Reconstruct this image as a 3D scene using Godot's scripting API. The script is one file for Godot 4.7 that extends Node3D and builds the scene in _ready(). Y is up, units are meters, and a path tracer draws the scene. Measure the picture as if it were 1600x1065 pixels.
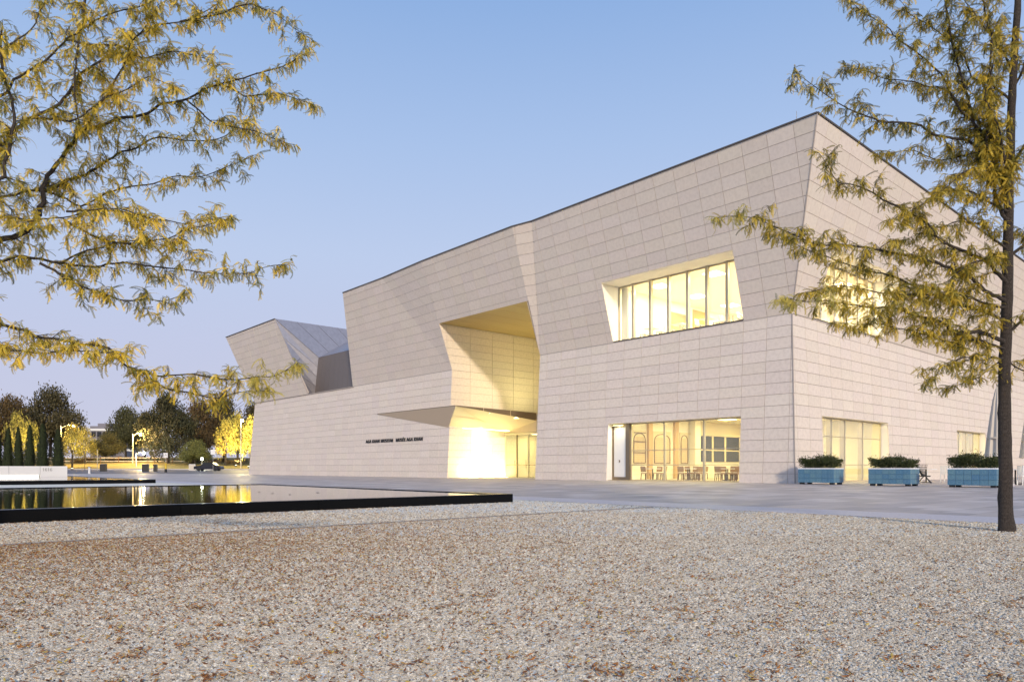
extends Node3D

# ---------------------------------------------------------------- measures
const F := 1128.0                      # lens, in pixels of the 1600 pixel wide photograph
const EYE := 0.8
const KX := 14.66
const KZ := 37.76
const U1X := -0.667
const U1D := 0.745
const U2X := 0.745
const U2D := 0.667
const TURN := 0.7302                   # turn of the museum and of all that is laid out with it
const LEDGE := 8.9
var rng := RandomNumberGenerator.new()
var mats := {}

func at(px: float, py: float, depth: float) -> Vector3:
	return Vector3((px - 800.0) / F * depth, EYE + (731.0 - py) / F * depth, -depth)

func W(a: float, y: float, b: float) -> Vector3:      # museum grid: a along the long face, b into the building
	return Vector3(KX + a * U1X + b * U2X, y, -(KZ + a * U1D + b * U2D))

func L(a: float, y: float, b: float) -> Vector3:      # the same point in the museum's own axes
	return Vector3(b, y, -a)

func grid_of(p: Vector3) -> Vector2:
	var x := p.x - KX
	var d := -p.z - KZ
	return Vector2(x * U1X + d * U1D, x * U2X + d * U2D)

# ---------------------------------------------------------------- mesh builder
class Geo:
	var v := PackedVector3Array()
	var n := PackedVector3Array()
	var c := PackedColorArray()
	var uv := PackedVector2Array()
	var col := Color.WHITE
	func tri(p: Vector3, q: Vector3, r: Vector3, hint: Vector3) -> void:
		var nn := (r - p).cross(q - p)
		if nn.dot(hint) < 0.0:
			var t := q
			q = r
			r = t
			nn = -nn
		nn = nn.normalized()
		for x in [p, q, r]:
			v.append(x)
			n.append(nn)
			c.append(col)
			uv.append(Vector2(x.x, x.z))
	func quad(p: Vector3, q: Vector3, r: Vector3, s: Vector3, hint: Vector3) -> void:
		tri(p, q, r, hint)
		tri(p, r, s, hint)
	func sm(p: Vector3, q: Vector3, r: Vector3, np: Vector3, nq: Vector3, nr: Vector3) -> void:
		if (r - p).cross(q - p).dot(np + nq + nr) < 0.0:
			var t := q
			q = r
			r = t
			t = nq
			nq = nr
			nr = t
		for x in [[p, np], [q, nq], [r, nr]]:
			v.append(x[0])
			n.append(x[1])
			c.append(col)
			uv.append(Vector2(x[0].x, x[0].z))
	func box(o: Transform3D, s: Vector3) -> void:
		for ax in 3:
			for sg in [-1.0, 1.0]:
				var nn := Vector3.ZERO
				nn[ax] = sg
				var e1 := Vector3.ZERO
				var e2 := Vector3.ZERO
				e1[(ax + 1) % 3] = s[(ax + 1) % 3] * 0.5
				e2[(ax + 2) % 3] = s[(ax + 2) % 3] * 0.5
				var m := nn * s[ax] * 0.5
				quad(o * (m - e1 - e2), o * (m + e1 - e2), o * (m + e1 + e2), o * (m - e1 + e2), o.basis * nn)
	func cube(p: Vector3, s: Vector3) -> void:
		box(Transform3D(Basis(), p), s)
	func bar(p: Vector3, q: Vector3, w: float, h: float) -> void:       # a square bar from p to q
		var d := q - p
		var up := Vector3.UP if absf(d.normalized().y) < 0.95 else Vector3.RIGHT
		var z := d.normalized()
		var x := up.cross(z).normalized()
		var y := z.cross(x)
		box(Transform3D(Basis(x, y, z), (p + q) * 0.5), Vector3(w, h, d.length()))
	func tube(pts: PackedVector3Array, rad: PackedFloat32Array, sides := 8, cap := true) -> void:
		var k := pts.size()
		var rings := []
		var last := Vector3.ZERO
		for i in k:
			var t := (pts[mini(i + 1, k - 1)] - pts[maxi(i - 1, 0)]).normalized()
			var x: Vector3
			if i == 0:
				x = t.cross(Vector3(0.31, 0.2, 0.93)).normalized()
			else:
				x = (last - t * last.dot(t)).normalized()
			last = x
			var y := t.cross(x)
			var ring := []
			for j in sides:
				var an := TAU * j / sides
				ring.append(x * cos(an) + y * sin(an))
			rings.append(ring)
		for i in k - 1:
			for j in sides:
				var j2 := (j + 1) % sides
				var a0: Vector3 = rings[i][j]
				var a1: Vector3 = rings[i][j2]
				var b0: Vector3 = rings[i + 1][j]
				var b1: Vector3 = rings[i + 1][j2]
				sm(pts[i] + a0 * rad[i], pts[i] + a1 * rad[i], pts[i + 1] + b1 * rad[i + 1], a0, a1, b1)
				sm(pts[i] + a0 * rad[i], pts[i + 1] + b1 * rad[i + 1], pts[i + 1] + b0 * rad[i + 1], a0, b1, b0)
		if cap:
			for e in [[0, 1], [k - 1, k - 2]]:
				var out: Vector3 = pts[e[0]] - pts[e[1]]
				for j in sides:
					tri(pts[e[0]], pts[e[0]] + rings[e[0]][j] * rad[e[0]], pts[e[0]] + rings[e[0]][(j + 1) % sides] * rad[e[0]], out)
	func prism(poly: PackedVector2Array, o: Vector3, s: Vector3, u: Vector3, nrm: Vector3, d0: float, d1: float) -> void:
		var idx := Geometry2D.triangulate_polygon(poly)
		for i in range(0, idx.size(), 3):
			var f := []
			for k in 3:
				var q := poly[idx[i + k]]
				f.append(o + s * q.x + u * q.y + nrm * d1)
			tri(f[0], f[1], f[2], nrm)
		if d0 == d1:
			return
		var mid := Vector2.ZERO
		for q in poly:
			mid += q
		mid /= poly.size()
		for i in poly.size():
			var p := poly[i]
			var q := poly[(i + 1) % poly.size()]
			var e := (p + q) * 0.5 - mid
			var pa := o + s * p.x + u * p.y
			var pb := o + s * q.x + u * q.y
			quad(pa + nrm * d0, pb + nrm * d0, pb + nrm * d1, pa + nrm * d1, s * e.x + u * e.y)
	func mesh() -> ArrayMesh:
		var a := []
		a.resize(Mesh.ARRAY_MAX)
		a[Mesh.ARRAY_VERTEX] = v
		a[Mesh.ARRAY_NORMAL] = n
		a[Mesh.ARRAY_COLOR] = c
		a[Mesh.ARRAY_TEX_UV] = uv
		var m := ArrayMesh.new()
		m.add_surface_from_arrays(Mesh.PRIMITIVE_TRIANGLES, a)
		return m

# ---------------------------------------------------------------- scene helpers
var taken := {}
func numbered(s: String) -> String:
	taken[s] = taken.get(s, -1) + 1
	return s if taken[s] == 0 else "%s_%03d" % [s, taken[s]]

func tag(o: Node, label: String, category: String, group := "") -> void:
	o.set_meta("label", label)
	o.set_meta("category", category)
	if group:
		o.set_meta("group", group)

func thing(called: String, label: String, category: String, where: Vector3, turn := 0.0, group := "") -> Node3D:
	var o := Node3D.new()
	o.name = numbered(called)
	add_child(o)
	o.position = where
	o.rotation.y = turn
	tag(o, label, category, group)
	return o

func put(parent: Node, called: String, m: Variant, mat: Material, kind := "") -> MeshInstance3D:
	var o := MeshInstance3D.new()
	o.mesh = m.mesh() if m is Geo else m
	o.material_override = mat
	o.name = numbered(called) if parent == self else called
	parent.add_child(o, true)
	if kind:
		o.set_meta("kind", kind)
	return o

func dup(o: Node3D, where: Vector3, turn: float, label := "", base := "") -> Node3D:
	var r: Node3D = o.duplicate()
	r.name = numbered(base)
	add_child(r)
	r.position = where
	r.rotation.y = turn
	if label:
		r.set_meta("label", label)
	return r

func lin(r: float, g: float, b: float) -> Color:
	return Color(r, g, b).linear_to_srgb()

func mat(key: String, c: Color, rough := 0.8, metal := 0.0) -> StandardMaterial3D:
	if mats.has(key):
		return mats[key]
	var m := StandardMaterial3D.new()
	m.resource_name = key
	m.albedo_color = c.linear_to_srgb()
	m.roughness = rough
	m.metallic = metal
	mats[key] = m
	return m

func noise_tex(kind: int, freq: float, seed_: int, size: int, ramp: Array, oct := 4) -> NoiseTexture2D:
	var f := FastNoiseLite.new()
	f.noise_type = kind
	f.frequency = freq
	f.seed = seed_
	f.fractal_octaves = oct
	if kind == FastNoiseLite.TYPE_CELLULAR:
		f.fractal_type = FastNoiseLite.FRACTAL_NONE
		f.cellular_return_type = FastNoiseLite.RETURN_CELL_VALUE
		f.cellular_jitter = 1.0
	var t := NoiseTexture2D.new()
	t.width = size
	t.height = size
	t.seamless = true
	t.noise = f
	if ramp.size():
		var g := Gradient.new()
		g.offsets = PackedFloat32Array(ramp.map(func(x): return x[0]))
		g.colors = PackedColorArray(ramp.map(func(x): return x[1].linear_to_srgb()))
		t.color_ramp = g
	return t

func glow(key: String, c: Color, e: float) -> StandardMaterial3D:
	var m := mat(key, Color(0.8, 0.8, 0.8), 0.5)
	m.emission_enabled = true
	m.emission = c.linear_to_srgb()
	m.emission_energy_multiplier = e
	return m

func omni(called: String, where: Vector3, c: Color, e: float, size := 0.1) -> void:
	var l := OmniLight3D.new()
	l.name = numbered(called)
	l.light_color = c.linear_to_srgb()
	l.light_energy = e
	l.light_size = size
	l.omni_range = 60.0
	l.omni_attenuation = 2.0
	l.shadow_enabled = true
	add_child(l)
	l.position = where

func spot(called: String, where: Vector3, towards: Vector3, c: Color, e: float, angle: float, size := 0.06) -> void:
	var l := SpotLight3D.new()
	l.name = numbered(called)
	l.light_color = c.linear_to_srgb()
	l.light_energy = e
	l.light_size = size
	l.spot_angle = angle
	l.spot_angle_attenuation = 0.7
	l.spot_range = 40.0
	l.spot_attenuation = 2.0
	l.shadow_enabled = true
	add_child(l)
	l.look_at_from_position(where, where + towards, Vector3.RIGHT if absf(towards.normalized().y) > 0.9 else Vector3.UP)

func area(called: String, where: Vector3, towards: Vector3, size: Vector2, c: Color, e: float) -> void:
	var l := AreaLight3D.new()
	l.name = numbered(called)
	l.light_color = c.linear_to_srgb()
	l.light_energy = e
	l.area_size = size
	l.shadow_enabled = true
	add_child(l)
	l.look_at_from_position(where, where + towards, W(1, 0, 0) - W(0, 0, 0) if absf(towards.normalized().y) > 0.9 else Vector3.UP)

func scatter(parent: Node, called: String, mesh: Mesh, m: Material, xs: Array, cols: PackedColorArray, kind := "stuff") -> MultiMeshInstance3D:
	var mm := MultiMesh.new()
	mm.transform_format = MultiMesh.TRANSFORM_3D
	mm.use_colors = true
	mm.mesh = mesh
	mm.instance_count = xs.size()
	for i in xs.size():
		mm.set_instance_transform(i, xs[i])
		mm.set_instance_color(i, cols[i])
	var o := MultiMeshInstance3D.new()
	o.multimesh = mm
	o.material_override = m
	o.name = numbered(called) if parent == self else called
	parent.add_child(o, true)
	if kind:
		o.set_meta("kind", kind)
	return o

# ================================================================ build
func _ready() -> void:
	rng.seed = 20
	camera_sky_sun()
	materials()
	ground()
	museum()
	entrance()
	rooms()
	pools()
	terrace()
	background()
	gravel()
	locust_trees()

func camera_sky_sun() -> void:
	var cam := Camera3D.new()
	cam.name = "camera"
	cam.projection = Camera3D.PROJECTION_FRUSTUM
	cam.near = 0.1
	cam.far = 3000.0
	cam.size = 0.1 * 1065.0 / F
	cam.frustum_offset = Vector2(0, 0.1 * (731.0 - 532.5) / F)
	cam.position = Vector3(0, EYE, 0)
	add_child(cam)
	cam.make_current()
	# clear dusk sky: lavender at the horizon, blue above, the same all round
	var h := 256
	var im := Image.create(8, h, false, Image.FORMAT_RGBAF)
	var stops := [[-90.0, Color(0.46, 0.44, 0.47)], [-1.0, Color(0.46, 0.44, 0.47)], [0.0, Color(0.62, 0.62, 0.775)], [4.0, Color(0.578, 0.60, 0.77)], [9.0, Color(0.55, 0.60, 0.80)], [16.0, Color(0.51, 0.615, 0.845)], [24.0, Color(0.40, 0.545, 0.825)], [33.0, Color(0.275, 0.44, 0.76)], [50.0, Color(0.2, 0.36, 0.73)], [90.0, Color(0.15, 0.29, 0.64)]]
	for y in h:
		var el := 90.0 - (y + 0.5) / h * 180.0
		var c: Color = stops[0][1]
		for i in stops.size() - 1:
			if el >= stops[i][0] and el <= stops[i + 1][0]:
				var t: float = (el - stops[i][0]) / (stops[i + 1][0] - stops[i][0])
				c = stops[i][1].lerp(stops[i + 1][1], t)
		for x in 8:
			im.set_pixel(x, y, c)
	var sm := PanoramaSkyMaterial.new()
	sm.panorama = ImageTexture.create_from_image(im)
	var sky := Sky.new()
	sky.sky_material = sm
	var e := Environment.new()
	e.background_mode = Environment.BG_SKY
	e.sky = sky
	e.tonemap_mode = Environment.TONE_MAPPER_LINEAR
	e.tonemap_exposure = 1.0
	e.sdfgi_enabled = true
	e.ssao_enabled = true
	e.ssil_enabled = true
	var we := WorldEnvironment.new()
	we.name = "world_environment"
	we.environment = e
	add_child(we)
	var sun := DirectionalLight3D.new()
	sun.name = "low_sun"
	sun.light_color = Color(1.0, 0.84, 0.66).linear_to_srgb()
	sun.light_energy = 0.95
	sun.light_angular_distance = 4.0
	sun.shadow_enabled = true
	add_child(sun)
	var to := (W(-0.86, 0, -0.51) - W(0, 0, 0)).normalized() * cos(deg_to_rad(22.0)) + Vector3.UP * sin(deg_to_rad(22.0))
	sun.look_at_from_position(to * 50.0, Vector3.ZERO, Vector3.UP)

func materials() -> void:
	# honed pale granite, tinted panel by panel through the vertex colours
	var st := mat("pale_stone", Color(1, 1, 1), 0.62)
	st.vertex_color_use_as_albedo = true
	st.albedo_texture = noise_tex(FastNoiseLite.TYPE_SIMPLEX_SMOOTH, 0.012, 3, 1024, [[0.0, Color(0.86, 0.845, 0.83)], [0.45, Color(0.94, 0.932, 0.925)], [0.6, Color(0.965, 0.96, 0.955)], [1.0, Color(1, 0.99, 0.975)]], 6)
	st.uv1_triplanar = true
	st.uv1_scale = Vector3(0.33, 0.33, 0.33)
	st.heightmap_enabled = true
	st.heightmap_texture = noise_tex(FastNoiseLite.TYPE_SIMPLEX_SMOOTH, 0.03, 8, 512, [], 3)
	st.heightmap_scale = 0.12
	mat("joint", Color(0.48, 0.425, 0.37), 0.95)
	mat("coping_metal", Color(0.10, 0.088, 0.08), 0.65, 0.2)
	mat("trim_metal", Color(0.40, 0.345, 0.30), 0.6)
	var zn := mat("zinc", Color(0.42, 0.41, 0.44), 0.5, 0.5)
	zn.albedo_texture = noise_tex(FastNoiseLite.TYPE_SIMPLEX_SMOOTH, 0.01, 5, 512, [[0.0, Color(0.8, 0.8, 0.8)], [1.0, Color(1, 1, 1)]])
	zn.uv1_triplanar = true
	zn.uv1_scale = Vector3(0.4, 0.4, 0.4)
	mat("bronze", Color(0.26, 0.205, 0.14), 0.35, 0.7)
	mat("pale_frame", Color(0.55, 0.49, 0.36), 0.4, 0.3)
	var gl := mat("glass", Color(1, 1, 1), 0.02)
	gl.albedo_color = Color(0.95, 0.98, 0.96, 0.06)
	gl.transparency = BaseMaterial3D.TRANSPARENCY_ALPHA
	var dg := mat("dark_glass", Color(0.012, 0.013, 0.011), 0.04)
	dg.metallic_specular = 0.6
	mat("plaster", Color(0.78, 0.76, 0.70), 0.85)
	mat("cream_panel", Color(0.66, 0.58, 0.40), 0.7)
	mat("honey_wood", Color(0.55, 0.36, 0.16), 0.45)
	mat("brown_wood", Color(0.13, 0.06, 0.022), 0.5)
	mat("floor_oak", Color(0.55, 0.45, 0.3), 0.4)
	mat("white_paint", Color(0.78, 0.78, 0.77), 0.45)
	mat("black_paint", Color(0.015, 0.015, 0.016), 0.35)
	mat("dark_iron", Color(0.035, 0.033, 0.03), 0.5, 0.4)
	mat("grey_steel", Color(0.32, 0.31, 0.30), 0.45, 0.5)
	mat("linen", Color(0.62, 0.56, 0.47), 0.95)
	mat("olive_panel", Color(0.22, 0.22, 0.10), 0.8)
	mat("orange_panel", Color(0.62, 0.24, 0.04), 0.7)
	var pv := mat("paving", Color(1, 1, 1), 0.42)
	var im := Image.create(512, 512, false, Image.FORMAT_RGBA8)
	var rg := Image.create(512, 512, false, Image.FORMAT_RGBA8)
	var r := RandomNumberGenerator.new()
	r.seed = 4
	var fn := FastNoiseLite.new()
	fn.frequency = 0.02
	for i in 16:
		for j in 8:
			var off := 32 if i % 2 else 0
			var k := r.randf()
			var base := Color(0.49, 0.425, 0.38).lerp(Color(0.36, 0.315, 0.285), k)
			if r.randf() < 0.2:
				base = Color(0.53, 0.47, 0.43)
			var rr := r.randf_range(0.45, 0.68)
			for px in 64:
				for py in 32:
					var x := (j * 64 + px + off) % 512
					var y := i * 32 + py
					var c := base * (1.0 + 0.10 * fn.get_noise_2d(x * 3.0, y * 3.0))
					if px < 1 or py < 1:
						c = c * 0.7
					im.set_pixel(x, y, c.linear_to_srgb())
					rg.set_pixel(x, y, Color(rr, rr, rr))
	pv.albedo_texture = ImageTexture.create_from_image(im)
	pv.roughness_texture = ImageTexture.create_from_image(rg)
	pv.roughness = 1.0
	pv.uv1_scale = Vector3(1.0 / 9.6, 1.0 / 9.6, 1)
	var kb := mat("kerb_granite", Color(1, 1, 1), 0.5)
	kb.albedo_texture = noise_tex(FastNoiseLite.TYPE_SIMPLEX, 0.05, 2, 512, [[0.0, Color(0.44, 0.41, 0.42)], [1.0, Color(0.6, 0.56, 0.56)]])
	kb.uv1_triplanar = true
	kb.uv1_scale = Vector3(0.5, 0.5, 0.5)
	var gv := mat("gravel_ground", Color(1, 1, 1), 1.0)
	gv.albedo_texture = noise_tex(FastNoiseLite.TYPE_CELLULAR, 0.035, 6, 1024, [[0.0, Color(0.42, 0.375, 0.29)], [0.2, Color(0.66, 0.62, 0.50)], [0.5, Color(0.76, 0.72, 0.60)], [0.75, Color(0.82, 0.78, 0.67)], [1.0, Color(0.90, 0.86, 0.76)]])
	gv.uv1_triplanar = true
	gv.uv1_scale = Vector3(1.9, 1.9, 1.9)
	gv.heightmap_enabled = true
	gv.heightmap_texture = gv.albedo_texture
	gv.heightmap_scale = 0.5
	var sg := mat("stones", Color(1, 1, 1), 0.95)
	sg.vertex_color_use_as_albedo = true
	var bk := mat("bark", Color(1, 1, 1), 0.95)
	bk.albedo_texture = noise_tex(FastNoiseLite.TYPE_SIMPLEX_SMOOTH, 0.03, 9, 512, [[0.0, Color(0.018, 0.014, 0.012)], [0.5, Color(0.06, 0.046, 0.036)], [1.0, Color(0.12, 0.095, 0.075)]], 5)
	bk.uv1_triplanar = true
	bk.uv1_scale = Vector3(5, 1.6, 5)
	bk.heightmap_enabled = true
	bk.heightmap_texture = noise_tex(FastNoiseLite.TYPE_SIMPLEX_SMOOTH, 0.05, 19, 512, [], 5)
	bk.heightmap_scale = 1.5
	var lf := mat("leaf", Color(1, 1, 1), 0.6)
	lf.vertex_color_use_as_albedo = true
	lf.backlight_enabled = true
	lf.backlight = Color(0.7, 0.68, 0.5)
	for k in [["leaf_gold", Color(0.52, 0.40, 0.038)], ["leaf_lime", Color(0.34, 0.285, 0.032)], ["leaf_green", Color(0.10, 0.10, 0.017)]]:
		var m := mat(k[0], k[1], 0.6)
		m.backlight_enabled = true
		m.backlight = Color(0.7, 0.68, 0.5)
	var cr := mat("crown", Color(1, 1, 1), 0.8)
	cr.vertex_color_use_as_albedo = true
	cr.backlight_enabled = true
	cr.backlight = Color(0.4, 0.4, 0.3)
	var gs := mat("grass", Color(1, 1, 1), 1.0)
	gs.albedo_texture = noise_tex(FastNoiseLite.TYPE_SIMPLEX, 0.03, 12, 512, [[0.0, Color(0.12, 0.105, 0.025)], [0.5, Color(0.22, 0.17, 0.04)], [1.0, Color(0.32, 0.235, 0.065)]])
	gs.uv1_triplanar = true
	gs.uv1_scale = Vector3(0.15, 0.15, 0.15)
	mat("asphalt", Color(0.11, 0.105, 0.12), 0.6)
	var wt := mat("water", Color(0.006, 0.006, 0.007), 0.035)
	wt.metallic_specular = 0.55
	wt.heightmap_enabled = true
	wt.heightmap_texture = noise_tex(FastNoiseLite.TYPE_SIMPLEX_SMOOTH, 0.012, 15, 512, [], 2)
	wt.heightmap_scale = 0.06
	wt.uv1_triplanar = true
	wt.uv1_scale = Vector3(0.5, 0.5, 0.5)
	mat("black_granite", Color(0.005, 0.005, 0.005), 0.22).metallic_specular = 0.25
	var bt := mat("blue_tile", Color(1, 1, 1), 0.35)
	bt.vertex_color_use_as_albedo = true
	bt.albedo_texture = noise_tex(FastNoiseLite.TYPE_SIMPLEX_SMOOTH, 0.02, 25, 512, [[0.0, Color(0.7, 0.75, 0.8)], [1.0, Color(1, 1, 1)]], 5)
	bt.uv1_triplanar = true
	mat("tile_grout", Color(0.10, 0.20, 0.26), 0.7)

# ---------------------------------------------------------------- ground
func sheet(called: String, pts: Array, m: Material) -> void:
	var g := Geo.new()
	var p0: Vector3 = pts[0]
	for i in range(1, pts.size() - 1):
		g.tri(p0, pts[i], pts[i + 1], Vector3.UP)
	for i in g.v.size():
		var ab := grid_of(g.v[i])
		g.uv[i] = Vector2(ab.y, ab.x)
	put(self, called, g, m, "structure")

func ground() -> void:
	sheet("ground", [Vector3(-900, -0.06, 300), Vector3(900, -0.06, 300), Vector3(900, -0.06, -900), Vector3(-900, -0.06, -900)], mats.grass)
	sheet("plaza", [W(-60, 0, -22.4), W(112, 0, -22.4), W(112, 0, 60), W(-60, 0, 60)], mats.paving)
	sheet("far_plaza", [W(62, 0, -140), W(112, 0, -140), W(112, 0, -22.4), W(62, 0, -22.4)], mats.paving)
	sheet("kerb_strip", [W(-60, 0.004, -23.9), W(62, 0.004, -23.9), W(62, 0.004, -22.4), W(-60, 0.004, -22.4)], mats.kerb_granite)
	sheet("gravel_bed", [W(-60, 0.0, -140), W(62, 0.0, -140), W(62, 0.0, -23.9), W(-60, 0.0, -23.9)], mats.gravel_ground)
	# steel edging laid in the gravel
	var e := Geo.new()
	for i in 6:
		var b0 := -24.2 - i * 3.0
		e.bar(W(-9.35, 0.006, b0), W(-9.35, 0.006, b0 - 2.98), 0.015, 0.03)
	put(self, "steel_edging", e, mats.grey_steel, "structure")
	# road and rising lawn beyond the plaza
	var road := Geo.new()
	road.quad(Vector3(-320, -0.02, -98), Vector3(120, -0.02, -98), Vector3(120, 0.5, -135), Vector3(-320, 0.5, -135), Vector3.UP)
	put(self, "road", road, mats.asphalt, "structure")
	var lawn := Geo.new()
	var prof := [[135.0, 0.62], [150.0, 1.6], [175.0, 2.9], [240.0, 4.2], [420.0, 6.0]]
	for i in prof.size() - 1:
		for j in 22:
			var x0 := -320.0 + j * 20.0
			var q := []
			for k in [[i, x0], [i, x0 + 20.0], [i + 1, x0 + 20.0], [i + 1, x0]]:
				var wob := 0.25 * sin(k[1] * 0.07 + k[0]) * minf(1.0, k[0])
				q.append(Vector3(k[1], prof[k[0]][1] + wob, -prof[k[0]][0]))
			lawn.quad(q[0], q[1], q[2], q[3], Vector3.UP)
	put(self, "lawn", lawn, mats.grass, "structure")
	var kerb := Geo.new()
	for i in 40:
		kerb.cube(Vector3(-250 + i * 6.0 + 2.97, 0.55, -134.9), Vector3(5.94, 0.2, 0.25))
	put(self, "road_kerb", kerb, mats.kerb_granite, "structure")

# ---------------------------------------------------------------- museum
var house: Node3D
var slabs := []                                     # every stone panel: [polygon, origin, s, u, normal, centre, tint, pieces]

func stone_tint() -> Color:
	var k := rng.randf_range(0.965, 1.025)
	return Color(0.81 * k, 0.715 * k * rng.randf_range(0.99, 1.01), 0.612 * k * rng.randf_range(0.98, 1.02))

# a wall face of stone panels on a backing, s along the wall and y up it; holes are rectangles [s0, y0, s1, y1]
func face(o: Vector3, s: Vector3, u: Vector3, outward: Vector3, outline: PackedVector2Array, holes: Array, pw: float, ph: float, s0: float, y0: float, backing := true) -> void:
	var nrm := s.cross(u).normalized()
	if nrm.dot(outward) < 0.0:
		nrm = -nrm
	var lo := outline[0]
	var hi := outline[0]
	for q in outline:
		lo = lo.min(q)
		hi = hi.max(q)
	var rects := holes.map(func(h): return PackedVector2Array([Vector2(h[0], h[1]), Vector2(h[2], h[1]), Vector2(h[2], h[3]), Vector2(h[0], h[3])]))
	var g := 0.011
	for i in range(floori((lo.x - s0) / pw), ceili((hi.x - s0) / pw)):
		for j in range(floori((lo.y - y0) / ph), ceili((hi.y - y0) / ph)):
			var x0 := s0 + i * pw
			var z0 := y0 + j * ph
			var cell := PackedVector2Array([Vector2(x0 + g, z0 + g), Vector2(x0 + pw - g, z0 + g), Vector2(x0 + pw - g, z0 + ph - g), Vector2(x0 + g, z0 + ph - g)])
			var left := Geometry2D.intersect_polygons(cell, outline)
			for r in rects:
				var next := []
				for q in left:
					next.append_array(Geometry2D.clip_polygons(q, r))
				left.assign(next)
			for q in left:
				if q.size() < 3:
					continue
				var mid := Vector2.ZERO
				var area_ := 0.0
				for k in q.size():
					mid += q[k]
					area_ += q[k].cross(q[(k + 1) % q.size()])
				if absf(area_) < 0.01:
					continue
				mid /= q.size()
				slabs.append([q, o, s, u, nrm, o + s * mid.x + u * mid.y, stone_tint()])
	if not backing:
		return
	var w := Geo.new()
	var xs := [lo.x, hi.x]
	var ys := [lo.y, hi.y]
	holes = holes.map(func(h): return [h[0] - 0.05, h[1], h[2] + 0.05, h[3] + 0.05])
	var inner := Geometry2D.offset_polygon(outline, -0.08)[0]
	for h in holes:
		xs.append_array([clampf(h[0], lo.x, hi.x), clampf(h[2], lo.x, hi.x)])
		ys.append_array([clampf(h[1], lo.y, hi.y), clampf(h[3], lo.y, hi.y)])
	xs.sort()
	ys.sort()
	for i in xs.size() - 1:
		for j in ys.size() - 1:
			if xs[i + 1] - xs[i] < 0.001 or ys[j + 1] - ys[j] < 0.001:
				continue
			var m := Vector2((xs[i] + xs[i + 1]) * 0.5, (ys[j] + ys[j + 1]) * 0.5)
			var solid := true
			for h in holes:
				if m.x > h[0] and m.x < h[2] and m.y > h[1] and m.y < h[3]:
					solid = false
			if not solid:
				continue
			var cell := PackedVector2Array([Vector2(xs[i], ys[j]), Vector2(xs[i + 1], ys[j]), Vector2(xs[i + 1], ys[j + 1]), Vector2(xs[i], ys[j + 1])])
			for q in Geometry2D.intersect_polygons(cell, inner):
				w.prism(q, o, s, u, nrm, -0.22, -0.03)
	put(house, "wall", w, mats.joint)

func P2(list: Array) -> PackedVector2Array:
	var r := PackedVector2Array()
	for i in range(0, list.size(), 2):
		r.append(Vector2(list[i], list[i + 1]))
	return r

func top_at(a: float) -> float:
	return 17.55 - 0.0055 * a

func lean_b(y: float) -> float:
	return -0.312 * (y - LEDGE)

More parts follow.
